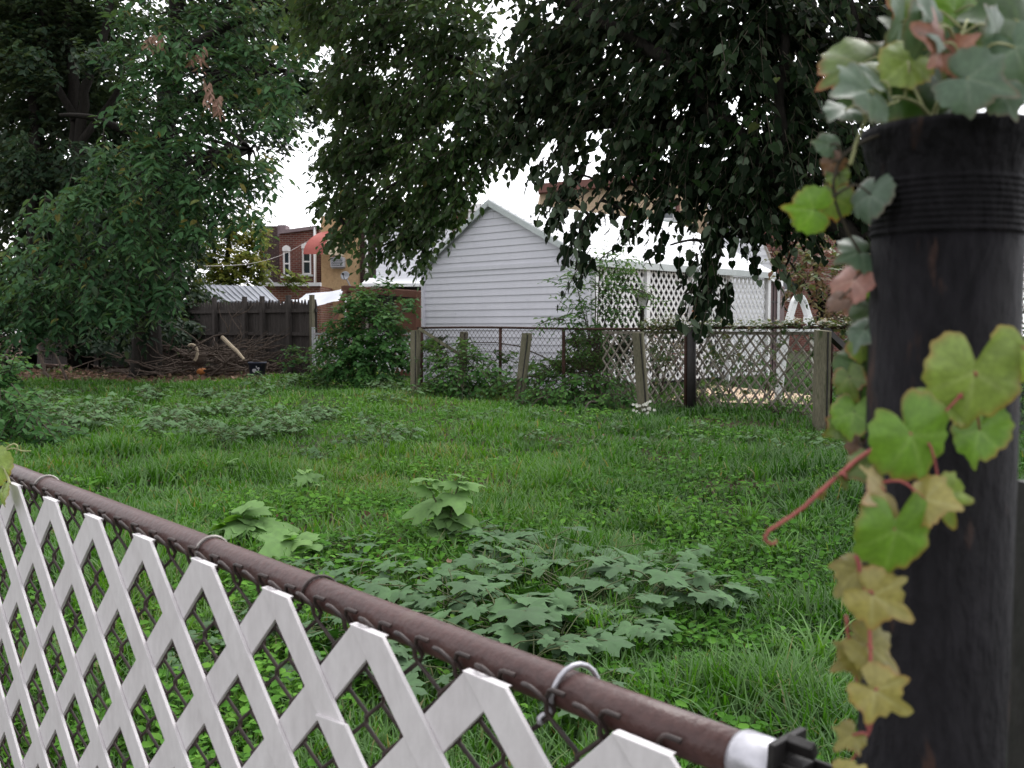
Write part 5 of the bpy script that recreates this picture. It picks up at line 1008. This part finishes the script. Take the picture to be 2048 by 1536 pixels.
# ================================================================== creeper on the pole: every leaf its own mesh
def leafcol_mat():
    m, nt, out = mat_new('creeper_leaf'); at = N(nt, 'ShaderNodeAttribute', attribute_name='col'); v = coords(nt)
    nz = noise(nt, v, 120, 4, .6); n2 = noise(nt, v, 420, 2)
    c = mix(nt, .5, at.outputs['Color'], ramp(nt, nz, [(.3, (.62, .62, .62)), (.7, (1.25, 1.25, 1.25))]), 'MULTIPLY'); c = mix(nt, .3, c, ramp(nt, n2, [(.35, (.6, .6, .6)), (.65, (1.2, 1.2, 1.2))]), 'MULTIPLY')
    p = N(nt, 'ShaderNodeBsdfPrincipled', Roughness=.40); p.inputs['Specular IOR Level'].default_value = .4; nt.links.new(c, p.inputs['Base Color'])
    bp = N(nt, 'ShaderNodeBump', Strength=.25, Distance=.002); nt.links.new(nz, bp.inputs['Height']); nt.links.new(bp.outputs[0], p.inputs['Normal'])
    tr = N(nt, 'ShaderNodeBsdfTranslucent'); nt.links.new(mix(nt, 1.0, c, (1.1, 1.15, .6), 'MULTIPLY'), tr.inputs[0]); ms = N(nt, 'ShaderNodeMixShader', Fac=.28); nt.links.new(p.outputs[0], ms.inputs[1]); nt.links.new(tr.outputs[0], ms.inputs[2]); nt.links.new(ms.outputs[0], out.inputs[0]); return m
M['creeper'] = leafcol_mat()
PAL = dict(lime=((.22, .30, .07), (.34, .41, .16), (.30, .17, .05)), green=((.13, .25, .03), (.21, .33, .08), (.27, .14, .05)), dark=((.035, .075, .018), (.06, .11, .03), (.11, .07, .03)), tan=((.33, .27, .13), (.42, .36, .22), (.36, .17, .08)), yel=((.32, .28, .09), (.45, .42, .20), (.34, .18, .06)), olive=((.19, .17, .04), (.28, .25, .09), (.25, .13, .04)),
           grey=((.085, .135, .088), (.17, .22, .165), (.17, .12, .09)), pink=((.30, .14, .11), (.40, .24, .19), (.22, .07, .05)), brown=((.13, .07, .045), (.19, .11, .075), (.09, .04, .03)), redg=((.10, .15, .035), (.17, .19, .06), (.30, .06, .03)))
def big_leaf(parent, c, size, ang, yaw, pitch, pal, lob=.5, curl=.35, seed=0, fold=.25, spots=0):
    """three-lobed creeper leaf. c = world point of the petiole end, ang = direction of the tip in the picture plane (deg, 0 right, 90 up), yaw/pitch tilt the blade"""
    rs = random.Random(seed); nr_, nt_ = 9, 64; body, vein, edge = [np.array(q) for q in PAL[pal]]
    lobes = [(0, 1.0, .42), (1.05+rs.uniform(-.1, .1), .82, .40), (-1.05+rs.uniform(-.1, .1), .82, .40), (2.2, .62, .5), (-2.2, .62, .5)]
    vs, cols = [(0, 0, 0)], [vein]; ph = rs.uniform(0, 6.28)
    for i in range(1, nr_+1):
        f = i/nr_
        for j in range(nt_):
            th = -math.pi+2*math.pi*j/nt_; best = max(l*math.exp(-(((th-a+math.pi) % (2*math.pi)-math.pi)/w)**2) for a, l, w in lobes)
            r = (.52*(1-lob)+.30)*(1-.75*math.exp(-((abs(th)-math.pi)/.30)**2)); R = max(r*(1-lob*.3), best*(1-.25*(1-lob)) if lob > 0 else r, r)
            R *= 1+.035*math.sin(th*17+ph)+.03*math.sin(th*9+ph*2)
            rr_ = R*f; x, y = math.sin(th)*rr_, math.cos(th)*rr_
            z = fold*abs(x)*.6-curl*rr_*rr_+.05*math.sin(3*th+ph)*f*f+.025*math.sin(7*th+ph)*f**3
            vs.append((x, y, z)); vd = min(abs((th-a+math.pi) % (2*math.pi)-math.pi)*f for a in (0, 1.05, -1.05)); vm = math.exp(-(vd/.05)**2)*(1-.5*f); em = max(0, (f-.82)/.18)**1.6*(.5+.5*math.sin(th*2+ph))
            cc = body*(1-.6*vm)+vein*.6*vm; cc = cc*(.9+.2*rs.random()); cc = cc*(1-.85*em)+edge*.85*em
            for q in range(spots):
                sx, sy = (.28 if q % 2 else -.22), .35+.15*q
                if (x-sx)**2+(y-sy)**2 < .006: cc = np.array((.25, .07, .05))
            cols.append(cc)
    fs = [(0, 1+j, 1+(j+1) % nt_) for j in range(nt_)]+[(1+(i-1)*nt_+j, 1+i*nt_+j, 1+i*nt_+(j+1) % nt_, 1+(i-1)*nt_+(j+1) % nt_) for i in range(1, nr_) for j in range(nt_)]
    ar = math.radians(ang); ax = RT*math.cos(ar)+UP*math.sin(ar); sd = RT*math.sin(ar)-UP*math.cos(ar); nz = ax.cross(sd)
    if nz.dot(FW) > 0: nz = -nz
    sd = ax.cross(nz); Rm = Matrix((sd, ax, nz)).transposed()@Matrix.Rotation(math.radians(yaw), 3, 'Y')@Matrix.Rotation(math.radians(pitch), 3, 'X')
    me = bpy.data.meshes.new('leaf'); me.from_pydata([tuple(Rm@Vector(v)*size) for v in vs], [], fs); me.polygons.foreach_set('use_smooth', [True]*len(fs)); at = me.attributes.new('col', 'FLOAT_COLOR', 'POINT'); at.data.foreach_set('color', np.array([(*q, 1) for q in cols], np.float32).ravel()); me.materials.append(M['creeper']); me.update()
    o = link(bpy.data.objects.new('leaf', me), parent); o.location = c-Vector(parent.location); return o
def NP(px, py, z): return CAM+ray(px, py)*z
def creeper(name, label, base, lvs, stems, mat='stemr'):
    t = thing(name, label, 'creeper', loc=base)
    for i, (px, py, z, w, ang, yaw, pitch, pal, lob) in enumerate(lvs):
        big_leaf(t, NP(px, py, z), w*z/F_PX/1.25, ang, yaw, pitch, pal, lob, .35, hash((px, py)) % 999, .25, 2 if (px, py) == (1598, 440) else 0)
    mb = MB(); sk = []
    for r, pts in stems:
        mb2 = [NP(*p)-Vector(base) for p in pts]; sk += limb(mb, mb2, r, r*.55, 7, 5, .15)
    for l in lvs:   # petioles tie every leaf to the nearest piece of stem
        e = NP(*l[:3])-Vector(base); s = nearest(sk, e); m = (s+e)/2+Vector((0, -.004, .25*(e-s).length))
        if .004 < (e-s).length < .09: limb(mb, [s, m, e], .0009, .0006, 5, 4, .1)
    mb.build('stem', M[mat], t); return t
creeper('creeper_vine', 'creeper with lime and yellowing lobed leaves on a red stem against the pole', NP(1700, 1536, .56), [
    (1948, 745, .535, 190, -94, 8, -12, 'lime', .35), (1822, 870, .53, 185, -62, -12, -10, 'green', .35), (2052, 700, .53, 130, -80, 30, -10, 'lime', .3), (1905, 800, .55, 120, 170, 35, 20, 'lime', .5), (1960, 860, .56, 120, -110, 60, 0, 'green', .3),
    (1880, 985, .535, 110, -70, 20, 10, 'lime', .6), (1770, 985, .53, 130, -160, 10, 55, 'tan', .5), (1850, 1000, .525, 110, -20, -10, 60, 'yel', .4), (1790, 1060, .52, 165, -92, -10, -8, 'green', .30), (1715, 1140, .535, 100, -130, 40, 20, 'olive', .5), (1745, 1190, .52, 130, -30, 10, 20, 'yel', .5),
    (1735, 1290, .53, 120, -40, -30, 10, 'olive', .5), (1715, 1310, .54, 90, -150, 20, 20, 'olive', .5), (1750, 1380, .52, 125, -35, 5, 15, 'yel', .55), (1705, 1470, .525, 70, -140, 20, 30, 'olive', .5), (1690, 1560, .52, 90, -20, 0, 30, 'yel', .5), (1735, 930, .54, 80, -150, 40, 10, 'redg', .4)],
    [(.0012, [(1712, 1110, .525), (1732, 1180, .525), (1740, 1270, .525), (1742, 1340, .525), (1748, 1400, .525), (1735, 1470, .53), (1690, 1540, .54)]), (.0009, [(1692, 1230, .54), (1703, 1320, .54), (1722, 1400, .535), (1735, 1460, .53)]), (.0010, [(1990, 700, .545), (1930, 780, .54), (1860, 850, .54), (1790, 880, .54), (1755, 895, .54)]), (.0011, [(1760, 900, .54), (1735, 990, .535), (1740, 1060, .53), (1712, 1115, .525)])])
creeper('creeper_vine', 'bare reddish creeper shoot with hooked tip reaching left over the lawn', NP(1755, 895, .54), [(1690, 960, .54, 40, 160, 40, 30, 'redg', .4), (1640, 985, .545, 26, -60, 40, 30, 'olive', .4)],
    [(.0014, [(1757, 890, .54), (1705, 928, .54), (1650, 975, .54), (1600, 1020, .54), (1558, 1048, .54), (1536, 1063, .54), (1531, 1080, .54), (1545, 1088, .54), (1553, 1082, .54)])])
creeper('creeper_vine', 'blurred hanging creeper shoot with grey green and reddish leaves left of the pole', NP(1735, 420, .62), [
    (1742, 390, .60, 90, -105, 62, 0, 'grey', .2), (1723, 505, .63, 98, -150, 30, 30, 'grey', .4), (1708, 560, .63, 106, -110, 60, 10, 'pink', .3), (1678, 600, .63, 49, -140, 50, 0, 'brown', .3), (1743, 570, .65, 73, -80, 20, 10, 'green', .4), (1748, 620, .64, 98, -130, 45, 20, 'dark', .4), (1730, 660, .63, 73, -120, 50, 10, 'grey', .4),
    (1723, 690, .64, 73, -30, 20, 20, 'redg', .5), (1708, 725, .65, 82, -120, 35, 10, 'dark', .4), (1698, 755, .64, 73, -70, 30, 20, 'redg', .5), (1718, 770, .66, 82, -100, 20, 10, 'dark', .4), (1708, 825, .64, 90, -100, 35, 10, 'green', .3), (1686, 850, .65, 65, -150, 20, 10, 'redg', .4), (1738, 850, .66, 82, -60, 40, 10, 'dark', .3), (1718, 890, .66, 57, -110, 40, 0, 'brown', .4),
    (1628, 420, .60, 94, 175, -12, 8, 'green', .35), (1672, 400, .62, 69, -85, 10, -10, 'redg', .2), (1665, 325, .62, 57, -60, 40, 10, 'brown', .5), (1675, 350, .62, 49, -100, 30, 0, 'redg', .4), (1660, 290, .62, 57, 170, 20, 10, 'grey', .3)],
    [(.0012, [(1850, 250, .60), (1760, 270, .60), (1700, 300, .61), (1672, 340, .615), (1670, 400, .62), (1700, 470, .625), (1738, 540, .635), (1748, 610, .64), (1733, 690, .645), (1723, 770, .65), (1718, 850, .655), (1730, 900, .655)]), (.001, [(1672, 390, .615), (1650, 408, .61), (1628, 420, .60)])], 'twig')
creeper('creeper_vine', 'clump of grey green and red-edged creeper leaves sprouting from the pole top', NP(1890, 250, .615), [
    (1735, 183, .56, 140, -160, 15, 40, 'grey', .4), (1690, 220, .58, 79, -130, 30, 40, 'grey', .3), (1760, 163, .58, 105, 170, 50, 30, 'grey', .3), (1815, 123, .58, 105, -140, 15, 10, 'lime', .25), (1800, 158, .64, 193, -165, 20, 0, 'dark', .3), (1720, 128, .64, 149, -150, 30, 10, 'redg', .3), (1880, 88, .56, 132, 175, 10, 50, 'pink', .6), (1910, 108, .57, 96, -20, 20, 40, 'pink', .6), (1930, 118, .60, 114, -30, 30, 30, 'redg', .5),
    (1935, 158, .545, 145, -25, 5, 30, 'grey', .45), (2010, 193, .55, 79, -65, 20, 20, 'grey', .4), (1850, 55, .57, 123, 120, 30, 30, 'grey', .3), (1870, 60, .56, 114, -160, 10, 55, 'grey', .5), (1800, 45, .60, 132, 100, 60, 20, 'grey', .2), (1970, 25, .64, 202, 60, 10, 10, 'dark', .3), (2040, 45, .60, 176, 170, 20, 10, 'dark', .3), (1990, 65, .57, 105, 150, 20, 50, 'grey', .4), (2030, 95, .56, 123, -70, 30, 20, 'grey', .3), (1960, 95, .60, 140, -90, 20, 10, 'dark', .3), (1890, 173, .63, 158, 140, 30, 10, 'dark', .3), (1840, 105, .63, 158, 130, 20, 10, 'dark', .3), (1910, 25, .62, 149, 100, 30, 20, 'green', .3), (1990, 148, .62, 132, -150, 30, 10, 'dark', .3), (1920, 198, .61, 96, 60, 20, 10, 'dark', .3), (2050, 128, .60, 132, -100, 20, 10, 'dark', .3), (1830, 5, .63, 140, 150, 20, 20, 'redg', .3)],
    [(.0019, [(1862, 255, .60), (1880, 200, .585), (1905, 165, .575), (1925, 140, .57)]), (.0014, [(1950, 195, .57), (1930, 150, .575), (1915, 100, .58), (1935, 40, .59)]), (.0013, [(1880, 260, .61), (1840, 210, .59), (1790, 195, .58), (1745, 222, .57)]), (.0015, [(1960, 265, .62), (1985, 180, .61), (1970, 90, .61), (1960, 0, .62)]), (.0012, [(1700, 330, .58), (1715, 280, .575), (1740, 230, .57), (1800, 200, .575)])], 'stemp')
bz = DZ(20)
creeper('creeper_vine', 'pale green tendril curling over the brown rail at the left edge', on_plane(22, 975, -.005), [(-8, 930, bz*.99, 70, -70, 20, 10, 'lime', .2), (5, 985, bz*.98, 46, -100, 50, 0, 'lime', .1)],
    [(.0026, [(20, 968, bz*.98), (12, 945, bz*.985), (2, 925, bz*.99), (-4, 905, bz)]), (.0022, [(2, 908, bz), (14, 895, bz), (27, 888, bz), (35, 893, bz), (32, 908, bz)]), (.0018, [(10, 900, bz), (28, 897, bz), (45, 902, bz), (62, 902, bz)])], 'stemp')
# ================================================================== camera, sky, sun
cam = bpy.data.cameras.new('camera'); co = link(bpy.data.objects.new('camera', cam)); co.location = CAM
co.rotation_euler = (math.pi/2-PITCH, 0, 0); cam.sensor_width = 36; cam.lens = 36*F_PX/2048; cam.clip_start = .02; cam.clip_end = 500
cam.dof.use_dof = True; cam.dof.focus_distance = 3.6; cam.dof.aperture_fstop = cam.lens/3.0
SC.camera = co
SUN_EL, SUN_AZ = math.radians(58), math.radians(35)
w = bpy.data.worlds.new('World'); SC.world = w; w.use_nodes = True; nt = w.node_tree; nt.nodes.clear()
sky = nt.nodes.new('ShaderNodeTexSky'); sky.sky_type = 'NISHITA'; sky.sun_disc = False; sky.sun_elevation = SUN_EL; sky.sun_rotation = SUN_AZ
sky.air_density = 1.2; sky.dust_density = 1.0; sky.ozone_density = 1.0
hs = nt.nodes.new('ShaderNodeHueSaturation'); hs.inputs['Saturation'].default_value = .06; hs.inputs['Value'].default_value = 3.3
bg = nt.nodes.new('ShaderNodeBackground'); bg.inputs['Strength'].default_value = .15
ow = nt.nodes.new('ShaderNodeOutputWorld'); nt.links.new(sky.outputs[0], hs.inputs['Color']); tc = nt.nodes.new('ShaderNodeTexCoord'); sx = nt.nodes.new('ShaderNodeSeparateXYZ'); nt.links.new(tc.outputs['Generated'], sx.inputs[0])
nt.links.new(mix(nt, 1.0, hs.outputs[0], ramp(nt, sx.outputs[2], [(0, (.60, .60, .62)), (.35, (.80, .80, .82)), (1, (1.0, 1.0, 1.0))]), 'MULTIPLY'), bg.inputs[0]); nt.links.new(bg.outputs[0], ow.inputs[0])
sl = bpy.data.lights.new('sun', 'SUN'); so = link(bpy.data.objects.new('sun', sl)); sl.energy = 1.5; sl.angle = math.radians(24); sl.color = (1, .97, .93)
so.rotation_euler = Vector((-math.sin(SUN_AZ)*math.cos(SUN_EL), -math.cos(SUN_AZ)*math.cos(SUN_EL), -math.sin(SUN_EL))).to_track_quat('-Z', 'Y').to_euler()
SC.view_settings.view_transform = 'Standard'; SC.view_settings.look = 'None'; SC.view_settings.exposure = 0; SC.view_settings.gamma = 1
SC.render.engine = 'CYCLES'; SC.cycles.use_denoising = True; SC.cycles.max_bounces = 6; SC.cycles.diffuse_bounces = 2; SC.cycles.transmission_bounces = 4; SC.cycles.caustics_reflective = False; SC.cycles.caustics_refractive = False
